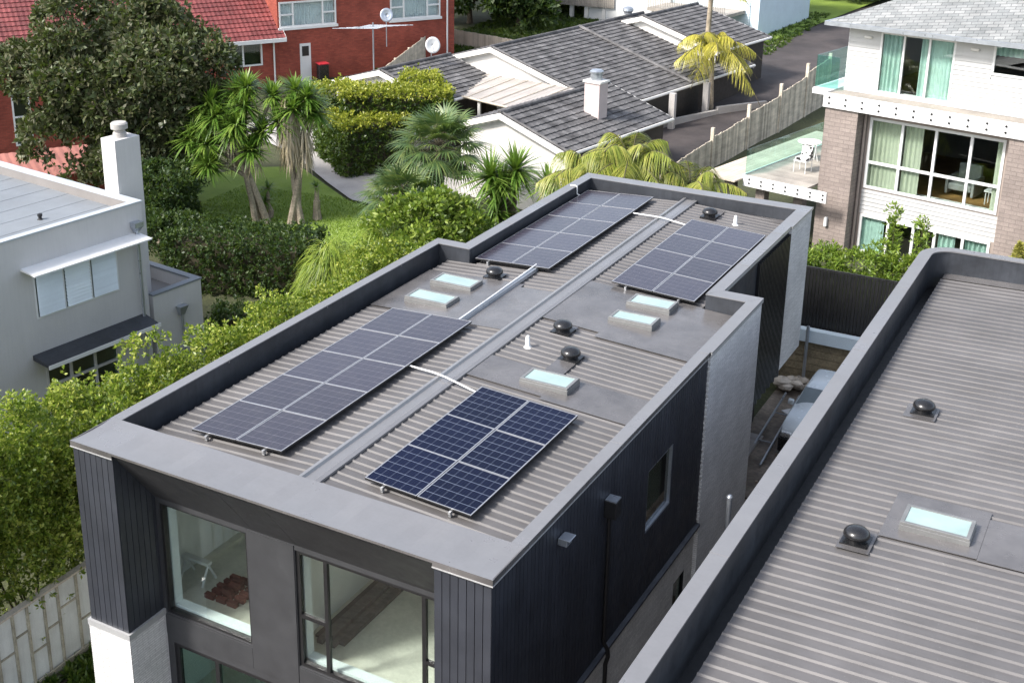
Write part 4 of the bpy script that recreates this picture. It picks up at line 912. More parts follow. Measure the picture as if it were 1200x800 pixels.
cm, cnt_, cout = nodes('cow_cushion'); bsdf(cnt_, cout, mixc(cnt_, rng_(cnt_, noise(cnt_, 6, 1), .48, .52, 0, 1), (.02, .02, .02), (.75, .75, .73)), .9)
m = MB(); m.fbox(WC, -.82, -.38, -.64, -.18, 4.462, 4.56); m.fbox(WC, -.82, -.38, -.72, -.645, 4.5, 4.95); m.build('cushion', cm, t, bevel=.03)
# stepped timber fence by the driveway
t = thing('stepped_fence', 'weathered timber fence stepping down beside the asphalt driveway', 'fence', (-1.1, 43, 1.7))
pts = [(-1.95, 33.0), (-1.62, 38.0), (-1.2, 41.6), (-.78, 45.0), (-.45, 48.2), (-.15, 51.2)]; tops = [3.05, 3.35, 3.7, 4.05, 4.5]
for i, ((x0, y0), (x1, y1)) in enumerate(zip(pts, pts[1:])):
    az = math.degrees(math.atan2(x1 - x0, y1 - y0)); fr = Fr((x0, y0, 0), az); ln = math.hypot(x1 - x0, y1 - y0); m = MB(); n = int(ln / .15)
    for k in range(n): zt = tops[i] - .22 + .25 * k / n; m.fbox(fr, ln * k / n + .008, ln * (k + 1) / n - .008, -.02, .02, float(g(x0, y0)) - .1, zt + random.uniform(-.03, .03), random.uniform(.65, 1.25))
    m.fbox(fr, .1, ln, -.03, .03, tops[i] + .05, tops[i] + .09) if False else None
    m.build('boards', M['wood_grey'], t); m = MB(); m.fbox(fr, -.07, .07, -.07, .07, float(g(x0, y0)) - .1, tops[i] + .22); m.build('post', M['wood_grey'], t)
fr = Fr((*pts[-1], 0), 0); m = MB(); m.fbox(fr, -.08, .08, -.08, .08, 1.6, 4.75); m.build('post', M['wood_grey'], t)

# ------------------------------------------------------------------ dark tiled house
DF = Fr((0, 0, 0), 100); DF.v = -DF.n     # a along u, b = -n so that +v runs away from us
def dp(u, v, z): return DF.e * u + DF.v * v + V(0, 0, z)
def tiles(mb, P, ea, eb, course=.33, wave=.30, amp=.013, step=.04):
    """tiled slope: P eave start, ea along the eave (full vector), eb up the slope (full vector)"""
    P = V(*P); ea = V(*ea); eb = V(*eb); la, lb = np.linalg.norm(ea), np.linalg.norm(eb); nn = nrm(np.cross(ea, eb)); nn = nn if nn[2] > 0 else -nn
    nc = max(1, round(lb / course)); na = max(2, round(la / wave) * 4); u = ea / na; w = eb / nc
    for i in range(nc):
        off = 0; b0 = P + w * i; k0 = len(mb.v)
        for k in range(na + 1):
            h = amp * cos(2 * pi * (k + off) / 4)
            mb.v += [tuple(b0 + u * k + nn * h), tuple(b0 + u * k + nn * (h + step)), tuple(b0 + w + u * k + nn * (h * .6))]
        tint = 1
        for k in range(na):
            a = k0 + 3 * k
            if (k + off) % 4 == 0 or k == 0: tint = random.uniform(.78, 1.22)
            mb.f += [(a, a + 3, a + 4, a + 1), (a + 1, a + 4, a + 5, a + 2)]; mb.t += [.7, tint]
    return mb
DH = thing('dark_tiled_house', 'low house with stepped dark tiled gables and cream walls, centre background', 'house', tuple(dp(-16, 40, 1.6)))
def gable(u, hl, hr, v0, v1, zr_, pitch, wallm, zb=.8, inset=.25):
    zl, zR = zr_ - hl * pitch, zr_ - hr * pitch
    m = MB(); tiles(m, dp(u + hr, v0, zR), DF.v * (v1 - v0), DF.e * -hr + V(0, 0, hr * pitch)); tiles(m, dp(u - hl, v0, zl), DF.v * (v1 - v0), DF.e * hl + V(0, 0, hl * pitch))
    r = m.build('roof', M['tilegrey'], DH, smooth=False)
    k = MB(); k.tube([dp(u, v0, zr_ + .03), dp(u, v1, zr_ + .03)], .10, 8); 
    k.tube([dp(u + hr, v0 + .1, zR + .05), dp(u, v0 + .1, zr_ + .05)], .06, 6); k.build('ridge_tiles', M['tilegrey'], r)
    b = MB()                                                             # barge boards and gutter
    for (ua, za, ub, zb_) in ((u + hr, zR, u, zr_), (u - hl, zl, u, zr_)):
        for vv in (v0 - .04, v1): b.add([dp(ua, vv, za - .22), dp(ub, vv, zb_ - .22), dp(ub, vv, zb_ + .02), dp(ua, vv, za + .02), dp(ua, vv + .04, za - .22), dp(ub, vv + .04, zb_ - .22), dp(ub, vv + .04, zb_ + .02), dp(ua, vv + .04, za + .02)], [(0, 1, 2, 3), (7, 6, 5, 4), (3, 2, 6, 7), (0, 4, 5, 1), (0, 3, 7, 4)])
    b.tube([dp(u + hr + .05, v0, zR - .06), dp(u + hr + .05, v1, zR - .06)], .07, 6); b.build('barge_board', M['offwhite'], r)
    w = MB(); vw0, vw1 = v0 + inset, v1 - inset; ur, ul = u + hr - inset, u - hl + inset; zwr, zwl = zR + inset * pitch - .06, zl + inset * pitch - .06
    w.add([dp(ul, vw0, zb), dp(ur, vw0, zb), dp(ur, vw0, zwr), dp(u, vw0, zr_ - .06), dp(ul, vw0, zwl), dp(ul, vw1, zb), dp(ur, vw1, zb), dp(ur, vw1, zwr), dp(u, vw1, zr_ - .06), dp(ul, vw1, zwl)], [(0, 1, 2, 3, 4), (9, 8, 7, 6, 5), (0, 4, 9, 5)])
    w.build('wall', wallm, DH); w = MB(); w.add([dp(ur, vw0, zb), dp(ur, vw1, zb), dp(ur, vw1, zwr), dp(ur, vw0, zwr)], [(0, 1, 2, 3)]); w.build('side_wall', M['darkwood'], DH)
gable(-20.1, 5.2, 6.9, 36.8, 50.4, 5.62, .284, M['offwhite'])
gable(-22.5, 3.3, 3.5, 31.6, 36.7, 5.0, .284, M['offwhite'])
gable(-12.4, 2.4, 3.25, 27.7, 35.3, 5.25, .325, M['offwhite'])
gable(-18.5, 3.0, 4.6, 47.7, 53.5, 5.92, .28, M['offwhite'])
m = MB(); m.tube([dp(-20.1, 44.2, 5.70), dp(-13.2, 44.0, 3.73)], .10, 6); m.build('roof_seam', M['tilegrey'], DH)
m = MB(); m.fbox(Fr((0, 0, 0), 100), -13.6, -13.35, -45, -35.5, .8, 3.6); m.build('side_wall', M['black'], DH)
m = MB(); p = dp(-13.2, 39.0, 0); q = dp(-13.2, 40.0, 0); m.hexa([p + V(0, 0, 1.5), q + V(0, 0, 1.5), q + DF.e * .06 + V(0, 0, 1.5), p + DF.e * .06 + V(0, 0, 1.5), p + V(0, 0, 3.3), q + V(0, 0, 3.3), q + DF.e * .06 + V(0, 0, 3.3), p + DF.e * .06 + V(0, 0, 3.3)]); m.build('door', M['offwhite'], DH)
m = MB(); p = dp(-12.6, 41.6, 0)
for v in (41.4, 44.6): p = dp(-12.7, v, 0); m.box(p[0] - .14, p[0] + .14, p[1] - .14, p[1] + .14, 1.2, 3.7)
m.build('verandah_post', M['concrete'], DH)
cz = 4.5; m = MB(); fr = Fr(tuple(dp(-10.75, 31.9, 0)), 100); m.fbox(fr, -.36, .36, -.3, .3, 3.9, 6.05); o = m.build('chimney', M['chimney'], DH)
m = MB(); m.fbox(fr, -.42, .42, -.36, .36, 6.05, 6.13); m.build('chimney_cap', M['offwhite'], o); m = MB(); m.lathe(fr.p(0, 0, 6.13), [(.24, 0), (.24, .3), (.28, .3), (.28, .36), (.2, .42), (.002, .43)], 16); m.build('flue_pot', M['galv'], o)
m = MB(); 
P0, P1, P2, P3 = dp(-20.9, 33.6, 4.02), dp(-15.0, 32.9, 3.98), dp(-14.6, 36.75, 4.35), dp(-20.9, 36.75, 4.35)
n = 60
for i in range(n):
    a, b = i / n, (i + 1) / n; h = lambda k: .02 if k % 4 == 0 else 0
    m.quad(P0 + (P1 - P0) * a + V(0, 0, h(i)), P0 + (P1 - P0) * b + V(0, 0, h(i + 1)), P3 + (P2 - P3) * b + V(0, 0, h(i + 1)), P3 + (P2 - P3) * a + V(0, 0, h(i)))
lt = m.build('lean_to_roof', M['poly'], DH)
m = MB()
for i in range(9):
    a = i / 8; m.tube([P0 + (P1 - P0) * a + V(0, 0, .03), P3 + (P2 - P3) * a + V(0, 0, .03)], .018, 6)
m.tube([P0, P1], .05, 6); m.build('sheet_seam', M['wood_grey'], lt)
m = MB()
for u in (-20.6, -18, -15.4): p = dp(u, 33.4, 0); m.box(p[0] - .06, p[0] + .06, p[1] - .06, p[1] + .06, 1.3, 3.95)
p = dp(-17.8, 34.6, 0); m.build('lean_to_post', M['offwhite'], DH)
m = MB(); fr = Fr(tuple(dp(-20, 35.5, 0)), 100); m.fbox(fr, 0, 5, -.1, 0, 1.2, 3.6); m.build('porch_wall', M['room'], DH); m = MB()
m.fbox(fr, 1.4, 3.6, 0, .04, 2.5, 3.5); m.build('porch_window', M['white'], DH)
m = MB(); p = dp(-21.6, 50, 5.72); m.lathe(dp(-20.2, 49, 5.72), [(.2, 0), (.22, .1), (.3, .2), (.28, .34), (.12, .42), (.002, .43)], 16); m.build('roof_ventilator', M['galv'], DH)
# antennas and dishes
t = thing('tv_antenna', 'tall silver tv antenna with many cross rods on the dark tiled roof', 'antenna', (-21.0, 41.0, 4.0)); m = MB()
bx, by = -20.95, 41.05; m.tube([(bx, by, 3.5), (bx, by, 6.0)], .04, 8); m.build('mast', M['galv'], t); m = MB()
m.tube([(bx - .5, by - .9, 5.8), (bx + .5, by + .9, 5.75)], .03, 6)
for i in range(9): f = -1 + i * .25; c = V(bx + .5 * f, by + .9 * f, 5.78); d = V(.75, .42, .0) * (.75 + .6 * abs(f)); m.tube([c - d, c + d], .018, 6)
m.build('boom', M['alu'], t)
def dish(t, c, axis, r, mt, face):
    c = V(*c); ax = nrm(V(*axis)); u = nrm(np.cross(ax, V(0, 0, 1))); w = np.cross(u, ax); m = MB(); vs = []; n = 22; rad = (0.01, .35, .7, 1.0)
    for rr in rad:
        for k in range(n): a = 2 * pi * k / n; vs.append(c + r * rr * (u * cos(a) + w * sin(a) * 1.08) + ax * (.22 * r * rr * rr))
    fs = [(i * n + k, i * n + (k + 1) % n, (i + 1) * n + (k + 1) % n, (i + 1) * n + k) for i in range(3) for k in range(n)]; m.add(vs, fs)
    o = m.build('dish', mt, t, smooth=True); s = o.modifiers.new('s', 'SOLIDIFY'); s.thickness = .02
    m = MB(); m.tube([c - w * r, c + ax * r * .9], .012, 6); m.tube([c - ax * .02, c - ax * .25 - V(0, 0, .1), c - ax * .25 - V(0, 0, face)], .025, 6); m.build('bracket', M['galv'], t)
t = thing('satellite_dish', 'white satellite dish on the ridge of the cream gable', 'satellite dish', (-15.6, 38.0, 5.4)); dish(t, (-15.75, 38.3, 5.75), (.75, -.75, .25), .36, M['white'], .5)
t = thing('satellite_dish', 'dark grey satellite dish in front of the red brick wall', 'satellite dish', (-20.6, 42, 6)); dish(t, (-20.6, 41.8, 6.3), (.6, -.8, .3), .33, M['galv'], 1.6)

# ------------------------------------------------------------------ red brick house
RF = Fr((-27.23, 43.16, 0), 33)
RH = thing('red_brick_house', 'red brick house with red tiled roof and white windows, top left', 'house', (-30, 42, 2))
RO = [(-1.15, 2.2, 4.95, 6.35), (5.5, 8.68, 4.9, 6.3), (-.02, .62, 1.9, 4.0)]
m = MB(); m.wall(RF, -1.25, 9.6, 1.2, 8.6, -.25, 0, RO); m.fbox(RF, 9.35, 9.6, -9, -.25, 1.2, 8.6); m.fbox(RF, -1.25, 9.35, -9, -8.75, 1.2, 8.6); m.fbox(RF, -1.25, -1.0, -8.75, -.25, 1.2, 8.6); m.build('wall', M['redbrick'], RH)
LO = [(-4.4, -2.2, 3.0, 4.3), (-15.6, -14.7, .0, 3.4)]
m = MB(); m.wall(RF, -18, -1.26, -.5, 4.42, -.25, .003, LO); m.fbox(RF, -18, -17.8, -9, -.25, -.5, 4.4); m.build('wall', M['redbrick'], RH)
m = MB(); tiles(m, RF.p(-18.2, .55, 4.50), RF.e * 17.2, RF.n * -6.2 + V(0, 0, 4.3), .34, .26); rr = m.build('roof', M['tilered'], RH)
m = MB(); m.fbox(RF, -18.2, -.98, .53, .65, 4.30, 4.50); m.add([RF.p(-.98, .6, 4.32), RF.p(-.98, -5.65, 8.72), RF.p(-.98, -5.65, 8.92), RF.p(-.98, .6, 4.54)], [(0, 1, 2, 3)]); m.fbox(RF, -18.2, -1.0, .0, .52, 4.34, 4.38); m.build('gutter', M['white'], rr)
m = MB(); tiles(m, RF.p(-1.9, .6, 8.6), RF.e * 12, RF.n * -5 + V(0, 0, 3.3), .34, .26); m.build('roof', M['tilered'], RH)
for a0, a1, z0, z1, cols, rows in ((-1.15, 2.2, 4.95, 6.35, (-.35, 1.4), ((5.65, (0, 2)),)), (5.5, 8.68, 4.9, 6.3, (6.35, 7.85), ((5.6, (0, 2)),))):
    window(RH, RF, a0, a1, z0, z1, .04, M['white'], M['glass'], cols=cols, rows=rows, fw=.09)
    m = MB(); m.fbox(RF, a0 - .08, a1 + .08, .005, .1, z0 - .14, z0 - .001); m.build('sill', M['white'], RH)
    curtain(RF, a0 + .05, a1 - .05, z0, z1, -.2, .03, .16).build('curtain', M['sheer'], RH, smooth=True)
window(RH, RF, -4.4, -2.2, 3.0, 4.3, .04, M['white'], M['darkglass'], cols=(-3.3,), fw=.09); window(RH, RF, -15.6, -14.7, 0, 3.4, .04, M['white'], M['darkglass'], cols=(), rows=(1.5,), fw=.09)
m = MB(); m.fbox(RF, -.02, .62, -.12, .03, 1.9, 4.0); d = m.build('door', M['white'], RH); m = MB(); m.fbox(RF, .1, .5, .031, .04, 3.3, 3.85); m.build('pane', M['black'], d)
m = MB()
for a, zt in ((-1.55, 4.3), (9.1, 8.5), (-13.9, 4.3), (-16.6, 4.3)): p = RF.p(a, .09, 0); m.tube([p + V(0, 0, 1), p + V(0, 0, zt)], .05, 8)
m.build('downpipe', M['white'], RH)
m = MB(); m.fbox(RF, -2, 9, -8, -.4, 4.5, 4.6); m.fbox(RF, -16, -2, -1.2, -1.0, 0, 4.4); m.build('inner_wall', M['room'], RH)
t = thing('wheelie_bin', 'black wheelie bin with red lid beside the white door', 'bin', tuple(RF.p(1.1, .5, 1.9))); m = MB(); m.fbox(RF, .85, 1.4, .2, .75, 1.9, 2.85); m.build('body', M['blackplastic'], t, bevel=.04); m = MB(); m.fbox(RF, .82, 1.43, .15, .8, 2.852, 2.93); m.build('lid', M['red'], t, bevel=.02)
t = thing('lean_to_shed', 'low shed with salmon corrugated roof beside the red brick house', 'shed', (-25, 24, 1)); m = MB(); n = 40
sp0 = V(-22.6, 22.9, 2.35)
fr = Fr(tuple(sp0), 33)
for i in range(n): m.quad(fr.p(-4 + .16 * i, 0, .02 * (i % 2)), fr.p(-4 + .16 * (i + 1), 0, .02 * ((i + 1) % 2)), fr.p(-4 + .16 * (i + 1), -3.4, .3 + .02 * ((i + 1) % 2)), fr.p(-4 + .16 * i, -3.4, .3 + .02 * (i % 2)))
m.build('roof', M['salmon'], t); m = MB(); m.fbox(fr, -3.9, 2.3, -3.2, -.1, -1.6, -.03); m.build('wall', M['redbrick'], t)
# fences behind
t = thing('grey_board_fence', 'grey vertical board fence rising beside the red brick house', 'fence', (-22, 47, 2)); az = math.degrees(math.atan2(-24.3 + 20.4, 54.5 - 39.5)); fr = Fr((-20.4, 39.5, 0), az); m = MB(); n = 96
for k in range(n): m.fbox(fr, 15.5 * k / n + .005, 15.5 * (k + 1) / n - .005, -.02, .02, 1.4, 3.3 + .75 * k / n + random.uniform(-.02, .02), random.uniform(.8, 1.2))
m.build('boards', M['wood_grey'], t); m = MB()
for k in range(7): m.fbox(fr, k * 2.5 - .05, k * 2.5 + .05, -.12, -.021, 1.4, 3.3 + .125 * k); m.fbox(fr, k * 2.5, k * 2.5 + .5, .021, .05, 2.0, 2.1)
m.build('post', M['wood_grey'], t)
t = thing('paling_fence', 'pale timber fence below the dark trees in the background', 'fence', (-21, 55, 2)); fr = Fr((-24.2, 54.8, 0), 96); m = MB()
for k in range(50): m.fbox(fr, .17 * k, .17 * k + .16, -.02, .02, 1.5, 3.35 + random.uniform(-.02, .02) - .006 * k, random.uniform(.8, 1.2))
m.build('boards', M['wood_pale'], t)
# timber deck on poles and white house far behind
t = thing('deck_house', 'white house behind a brown timber balcony on poles, top centre', 'house', (-20, 70, 2.5))
m = MB(); m.box(-28, -15.5, 71, 80, 1.5, 9); m.build('wall', M['white'], t); m = MB(); m.box(-27.2, -18.2, 66, 71, 4.3, 4.5); m.build('deck_floor', M['wood_deck'], t)
m = MB(); m.clad(FRT, -27.2, -18.2, 3.6, 5.3, -66.0, .04, .14, .02); m.build('deck_skirt', M['wood_deck'], t)
for x in (-26, -23.6, -21.4, -20.3, -19.0): m = MB(); m.box(x - .12, x + .12, 66.1, 66.35, 1.5, 4.3); m.build('post', M['offwhite'], t)
t = thing('stilt_house', 'white weatherboard house on stilts with dark balustrade at the top right', 'house', (-11, 68, 2.5)); fr = Fr((-17.5, 66.0, 0), 98)
m = MB(); m.fbox(fr, -3, 3.4, -6, 0, 1.5, 10); m.build('wall', M['white'], t)
m = MB(); m.lap(fr, 5.2, 8.9, 1.5, 5.1, -.2); m.fbox(fr, 3.4, 9.5, -8, -.24, 1.5, 9); m.build('lower_wall', M['bluewhite'], t)
m = MB(); m.fbox(fr, 3.2, 8.6, -.2, 2.6, 4.15, 4.35); dk = m.build('balcony', M['wood_deck'], t); m = MB()
for i in range(44): p = fr.p(3.25 + i * .122, 2.55, 0); m.tube([p + V(0, 0, 4.35), p + V(0, 0, 5.35)], .022, 5)
m.fbox(fr, 3.2, 8.6, 2.5, 2.6, 5.35, 5.42); m.build('balustrade', M['wood_deck'], dk)
for a in (3.4, 6.4, 7.0, 7.6): m = MB(); p = fr.p(a, 2.2, 0); m.tube([p + V(0, 0, 1.5), p + V(0, 0, 4.15)], .1, 8); m.build('stilt', M['white'], t)
# low garden wall at the palm bed
t = thing('garden_wall', 'low concrete garden wall with planting beside the asphalt driveway', 'garden wall', (-5, 45, 1.8)); m = MB()
for (x0, y0, x1, y1) in ((-6.3, 41.6, -4.3, 46.5), (-4.3, 46.5, -2.6, 49.0), (-6.0, 37.5, -5.6, 39.5)):
    fr = Fr((x0, y0, 0), math.degrees(math.atan2(x1 - x0, y1 - y0))); m.fbox(fr, 0, math.hypot(x1 - x0, y1 - y0), -.1, .1, 1.3, float(g(x0, y0)) + .45)
m.build('wall_block', M['concrete'], t)

# ------------------------------------------------------------------ vegetation
GRP = 'hedge shrubs along the left side of the black house'
row = [(-3.9, -2.6, 6.0, 'light green leafy shrub at the near end of the row, above the panel fence'), (-3.55, -.6, 6.15, 'leafy shrub second from the near end of the row left of the black house'), (-3.5, 1.5, 5.75, 'leafy yellow green shrub behind the front left corner of the black house'), (-3.45, 3.6, 5.6, 'bright leafy shrub in front of the dark lower window of the grey house'), (-3.4, 5.6, 4.95, 'leafy shrub between the grey house awning window and the parapet'), (-3.4, 7.6, 4.85, 'leafy shrub in front of the grey house downpipe'), (-3.4, 9.6, 4.75, 'leafy shrub in front of the low grey annex'), (-3.4, 11.6, 4.7, 'light green shrub beyond the annex in the row along the parapet'), (-3.45, 13.6, 4.85, 'light green shrub near the weeping bush in the row along the parapet'), (-3.5, 15.5, 5.05, 'light green shrub at the far end of the row, by the parapet step')]
for i, (x, y, top, lab) in enumerate(row):
    shrub('hedge_shrub', lab, 'shrub', x, y, 0 if y < 12 else float(g(x, y)), (1.3, 1.85), top, L['hedge'], n=3600 if i < 4 else 2800, k=8, Ln=.105, W=.05, nb=36, group=GRP, low=-.95, br=.36)
shrub('broadleaf_shrub', 'rounded bright broadleaf shrub beside the parapet step of the black house', 'shrub', -4.5, 19.2, .7, (1.9, 1.9), 5.0, L['hedge2'], n=1300, k=8, Ln=.20, W=.10, nb=20)
shrub('broadleaf_shrub', 'small green shrub under the fan palm by the rear parapet', 'shrub', -1.0, 21.6, .5, (1.3, 1.2), 4.5, L['dark'], n=700, k=8, Ln=.18, W=.08, nb=14)
for lab, x, y, z, r, top, mt in (('dark shrub filling the gap between the tall fan palm and the bushy yucca', -6.6, 24.0, 1.2, 1.4, 3.0, 'dark'), ('broad dark shrub under the magnolia beside the long clipped hedge', -15.6, 19.0, .6, 1.6, 3.1, 'dark'), ('dark shrub at the foot of the bushy yucca', -4.2, 23.6, 1.2, 1.5, 2.9, 'dark'), ('dark shrub between the yuccas and the left queen palm', -2.4, 24.6, 1.2, 1.3, 3.3, 'dark'), ('low shrub under the right queen palm by the deck', 4.2, 24.4, 1.2, 1.3, 2.6, 'dark'), ('low green shrub beside the foot of the arch hedge', -12.0, 33.0, 1.4, 1.0, 2.4, 'arch')):
    shrub('dark_shrub', lab, 'shrub', x, y, z, (r, r), top, L[mt], n=700, k=8, Ln=.17, W=.07, nb=14)
def weeping(name, label, x, y, z0, top, r, mat, n=4200):
    t = thing(name, label, 'bush', (x, y, z0)); a = rng.uniform(0, 2 * pi, n); rr = r * np.sqrt(rng.uniform(0, 1, n)); h = top - z0
    b = np.stack([x + rr * .75 * np.cos(a), y + rr * .75 * np.sin(a), z0 + h * (1 - .75 * (rr / r) ** 2) * rng.uniform(.35, 1, n)], 1); d = np.stack([np.cos(a), np.sin(a), rng.uniform(.2, 1.0, n)], 1) + rng.normal(0, .3, (n, 3))
    mesh_np('foliage', blades(b, d, rng.uniform(.5, .95, n), .03, rng.uniform(.7, 1.3, n)), 10, mat, t, 5)
    stems('stem', (x, y, z0), (x, y, z0 + h * .5), (r, r, h * .4), 10, M['twig'], t, .02)
weeping('weeping_bush', 'bright green weeping bush with long drooping leaves, behind the row', -7.6, 18.2, .6, 3.5, 1.3, L['weep'])
weeping('weeping_bush', 'larger yellow green weeping bush next to the broadleaf shrub', -6.1, 18.9, .8, 4.1, 1.3, L['weep'])
# clipped dark hedge and low hedge
t = thing('clipped_hedge', 'long dark green clipped hedge below the magnolia tree', 'hedge', (-11.6, 18.5, .5)); fr = Fr((-14.3, 17.6, 0), 76)
mesh_np('foliage', hedge_box(fr, 0, 5.2, -2.2, 0, .3, 2.55, 4000, 7, .13, .065, .12), 4, L['dark'], t); m = MB(); m.fbox(fr, .25, 4.95, -1.95, -.25, .3, 2.3); m.build('stem_core', M['twig'], t)
t = thing('low_hedge', 'low dark hedge at the foot of the tall clipped hedge', 'hedge', (-9, 16.3, .3)); fr = Fr((-10.5, 15.6, 0), 62)
mesh_np('foliage', hedge_box(fr, 0, 4.2, -1.2, 0, .1, 1.0, 1500, 7, .13, .065, .1), 4, L['dark'], t); m = MB(); m.fbox(fr, .2, 4.0, -1.0, -.2, .1, .85); m.build('stem_core', M['twig'], t)
# arch hedge: sides in darker leaf, top in paler leaf
t = thing('arch_hedge', 'clipped green arch hedge with pale new growth on top, over the path', 'hedge', (-15.3, 31.2, 1.4)); fr = Fr((-17.6, 31.6, 0), 128)
def both(fr, a0, a1, b0, b1, z0, z1, n):
    q = hedge_box(fr, a0, a1, b0, b1, z0, z1, n, 7, .15, .075, .09); cz = q[:, 0, 2]; up_ = cz > z1 - .28 * (1 + rng.normal(0, .5, len(cz)))
    return q[~up_], q[up_]
segs = [both(fr, 0, 3.6, -2.9, 0, 1.3, 3.95, 3600), both(Fr((-16.4, 31.9, 0), 60), .0, 4.6, -.1, 1.5, 3.5, 4.95, 2400), both(Fr((-16.9, 31.2, 0), 60), 3.3, 4.9, -1.9, -.2, 3.4, 5.25, 1000), both(Fr((-18.3, 32.2, 0), 40), 0, 1.6, -.1, 1.7, 1.4, 4.8, 1500)]
mesh_np('foliage', np.vstack([a for a, b in segs]), 4, L['arch'], t); mesh_np('new_growth', np.vstack([b for a, b in segs]), 4, L['archtop'], t)
m = MB(); m.fbox(fr, .25, 3.35, -2.65, -.25, 1.3, 3.7); m.fbox(Fr((-16.4, 31.9, 0), 60), .2, 4.4, .15, 1.25, 3.75, 4.7); m.build('stem_core', M['twig'], t)
# magnolia
def tree(name, label, x, y, z0, c, r, nb, n, k, Ln, W, mat, trunkr=.2, nst=12, br=.36, flowers=0, barkm='bark', low=-.6, lobes=()):
    t = thing(name, label, 'tree', (x, y, z0)); p, d = blob_tips(c, r, nb, n, br, low); q, dd = blob_tips(c, V(*r) * .7, nb, n // 3, br, low)
    if lobes:
        LB = [blob_tips(lc, lr, 14, int(n * sh), .42, low) for lc, lr, sh in lobes]; p = np.vstack([a for a, b in LB]); d = np.vstack([b for a, b in LB])
    mesh_np('crown', rosettes(np.vstack([p, q]), np.vstack([d, dd]), k, Ln, W, .9), 4, mat, t)
    stems('trunk', (x, y, z0 - .1), c, r, nst, M[barkm], t, trunkr * .5, trunk=(x, y, z0 + (c[2] - r[2] * .6 - z0) * .9 + .3))
    if flowers:
        i = rng.choice(len(p), flowers, False); [mesh_np('flower', rosettes(p[q:q + 1] + d[q:q + 1] * .12, d[q:q + 1], 7, .2, .13, .7), 4, L['petal'] if z_ == 0 else bpy.data.materials['petal'], t) for z_, q in enumerate(i)]
    return t
tree('magnolia_tree', 'large dark magnolia tree with cream flowers behind the grey house', -20.2, 22.6, 1.0, (-20.3, 22.6, 5.6), (4.7, 4.4, 4.4), 46, 8200, 8, .27, .12, L['magnolia'], .32, 26, .30, 26, low=-.95, lobes=(((-20.3, 22.6, 5.6), (3.4, 3.2, 3.2), .36), ((-22.9, 20.9, 6.1), (2.2, 2.0, 1.7), .15), ((-21.6, 22.0, 8.3), (2.0, 2.0, 1.7), .14), ((-19.0, 23.2, 8.0), (1.7, 1.7, 1.5), .1), ((-17.6, 23.6, 6.4), (2.0, 1.9, 1.7), .14), ((-18.6, 22.2, 4.0), (2.4, 2.0, 2.2), .16), ((-22.2, 21.3, 3.6), (1.9, 1.8, 1.8), .1)))
tree('understory_tree', 'dark small-leaved tree with bare pale branches right of the magnolia', -17.2, 20.4, .8, (-17.1, 20.5, 2.5), (1.9, 1.7, 2.0), 26, 2000, 8, .17, .075, L['dark'], .16, 16, .34, 0, 'palebark', low=-.6)
# yuccas
def rosette_head(c, n, Ln, W, up=.3, droop=.25, low=-.75):
    d = rvec(n * 2); d = d[d[:, 2] > low][:n]; d[:, 2] += up; return blades(np.tile(V(*c), (len(d), 1)), d, Ln * rng.uniform(.75, 1.1, len(d)), W, droop * rng.uniform(.5, 1.4, len(d)), prof=(.7, 1, .8, .45, .03))
def yucca(label, base, heads, Ln=1.0, W=.105, n=150, trunk=.08, dry=(), name='yucca_tree', barkm='palebark', thick=0):
    t = thing(name, label, 'yucca', base); hv = []; m = MB(); B = V(*base)
    hs_ = [V(*h) for h in heads]; nf = 1 if len(hs_) < 4 else 3; fk = []
    for j in range(nf):
        q = hs_[j::nf]; c = sum(q) / len(q); f = B + (c - B) * .6; foot = B + V(.28 * cos(2.1 * j), .28 * sin(2.1 * j), -.1) * (nf > 1); fk.append(f); m.tube([foot, (foot * .5 + f * .5) + rng.normal(0, .05, 3), f], [trunk * 1.9, trunk * 1.5, trunk * 1.3], 8)
    for i, h in enumerate(hs_):
        f = fk[i % nf]; m.tube([f - V(0, 0, .1), f * .45 + h * .55 + V(0, 0, -.12), h], [trunk * 1.1, trunk * .9, trunk * .7], 8); hv.append(rosette_head(h, n, Ln, W))
    m.build('trunk', M[barkm], t); mesh_np('leaves', np.vstack(hv), 10, L['yucca'], t, 5)
    if len(dry):
        dv = []
        for (c, nn, ln) in dry:
            c = V(*c); k = nn; a = rng.uniform(0, 2 * pi, k); b = np.stack([c[0] + .2 * np.cos(a), c[1] + .2 * np.sin(a), c[2] + rng.uniform(-.9, .3, k)], 1); d = np.stack([np.cos(a) * .35, np.sin(a) * .35, -np.ones(k)], 1); dv.append(blades(b, d, ln * rng.uniform(.7, 1.1, k), .06, .1))
        mesh_np('dry_leaves', np.vstack(dv), 10, L['yuccadry'], t, 5)
yucca('green yucca with several heads on thin trunks, left of the dead-leaved one', (-14.4, 23.3, 1.3), [(-15.9, 22.0, 4.6), (-15.7, 22.4, 5.6), (-15.0, 22.4, 5.1), (-14.7, 22.9, 6.0), (-14.9, 23.3, 6.6), (-14.2, 23.2, 5.0), (-14.0, 23.7, 6.3), (-15.4, 23.4, 6.4), (-14.3, 22.6, 4.4), (-16.3, 22.3, 5.2), (-14.8, 22.5, 5.4), (-16.6, 21.9, 4.7), (-16.1, 22.6, 6.0), (-15.6, 21.7, 3.9)], dry=[((-15.2, 22.6, 4.6), 40, .6), ((-14.4, 23.0, 4.6), 40, .6)])
yucca('yucca with a shaggy skirt of dead pale leaves on the lawn edge', (-13.2, 23.8, 1.35), [(-13.6, 23.5, 5.4), (-12.6, 24.4, 5.7), (-12.7, 24.1, 6.3), (-13.3, 24.2, 6.5), (-13.0, 23.6, 5.9)], dry=[((-13.3, 23.7, 6.1), 300, 1.1), ((-13.2, 23.7, 5.2), 260, 1.0), ((-12.8, 24.0, 5.0), 110, .8)], n=150)
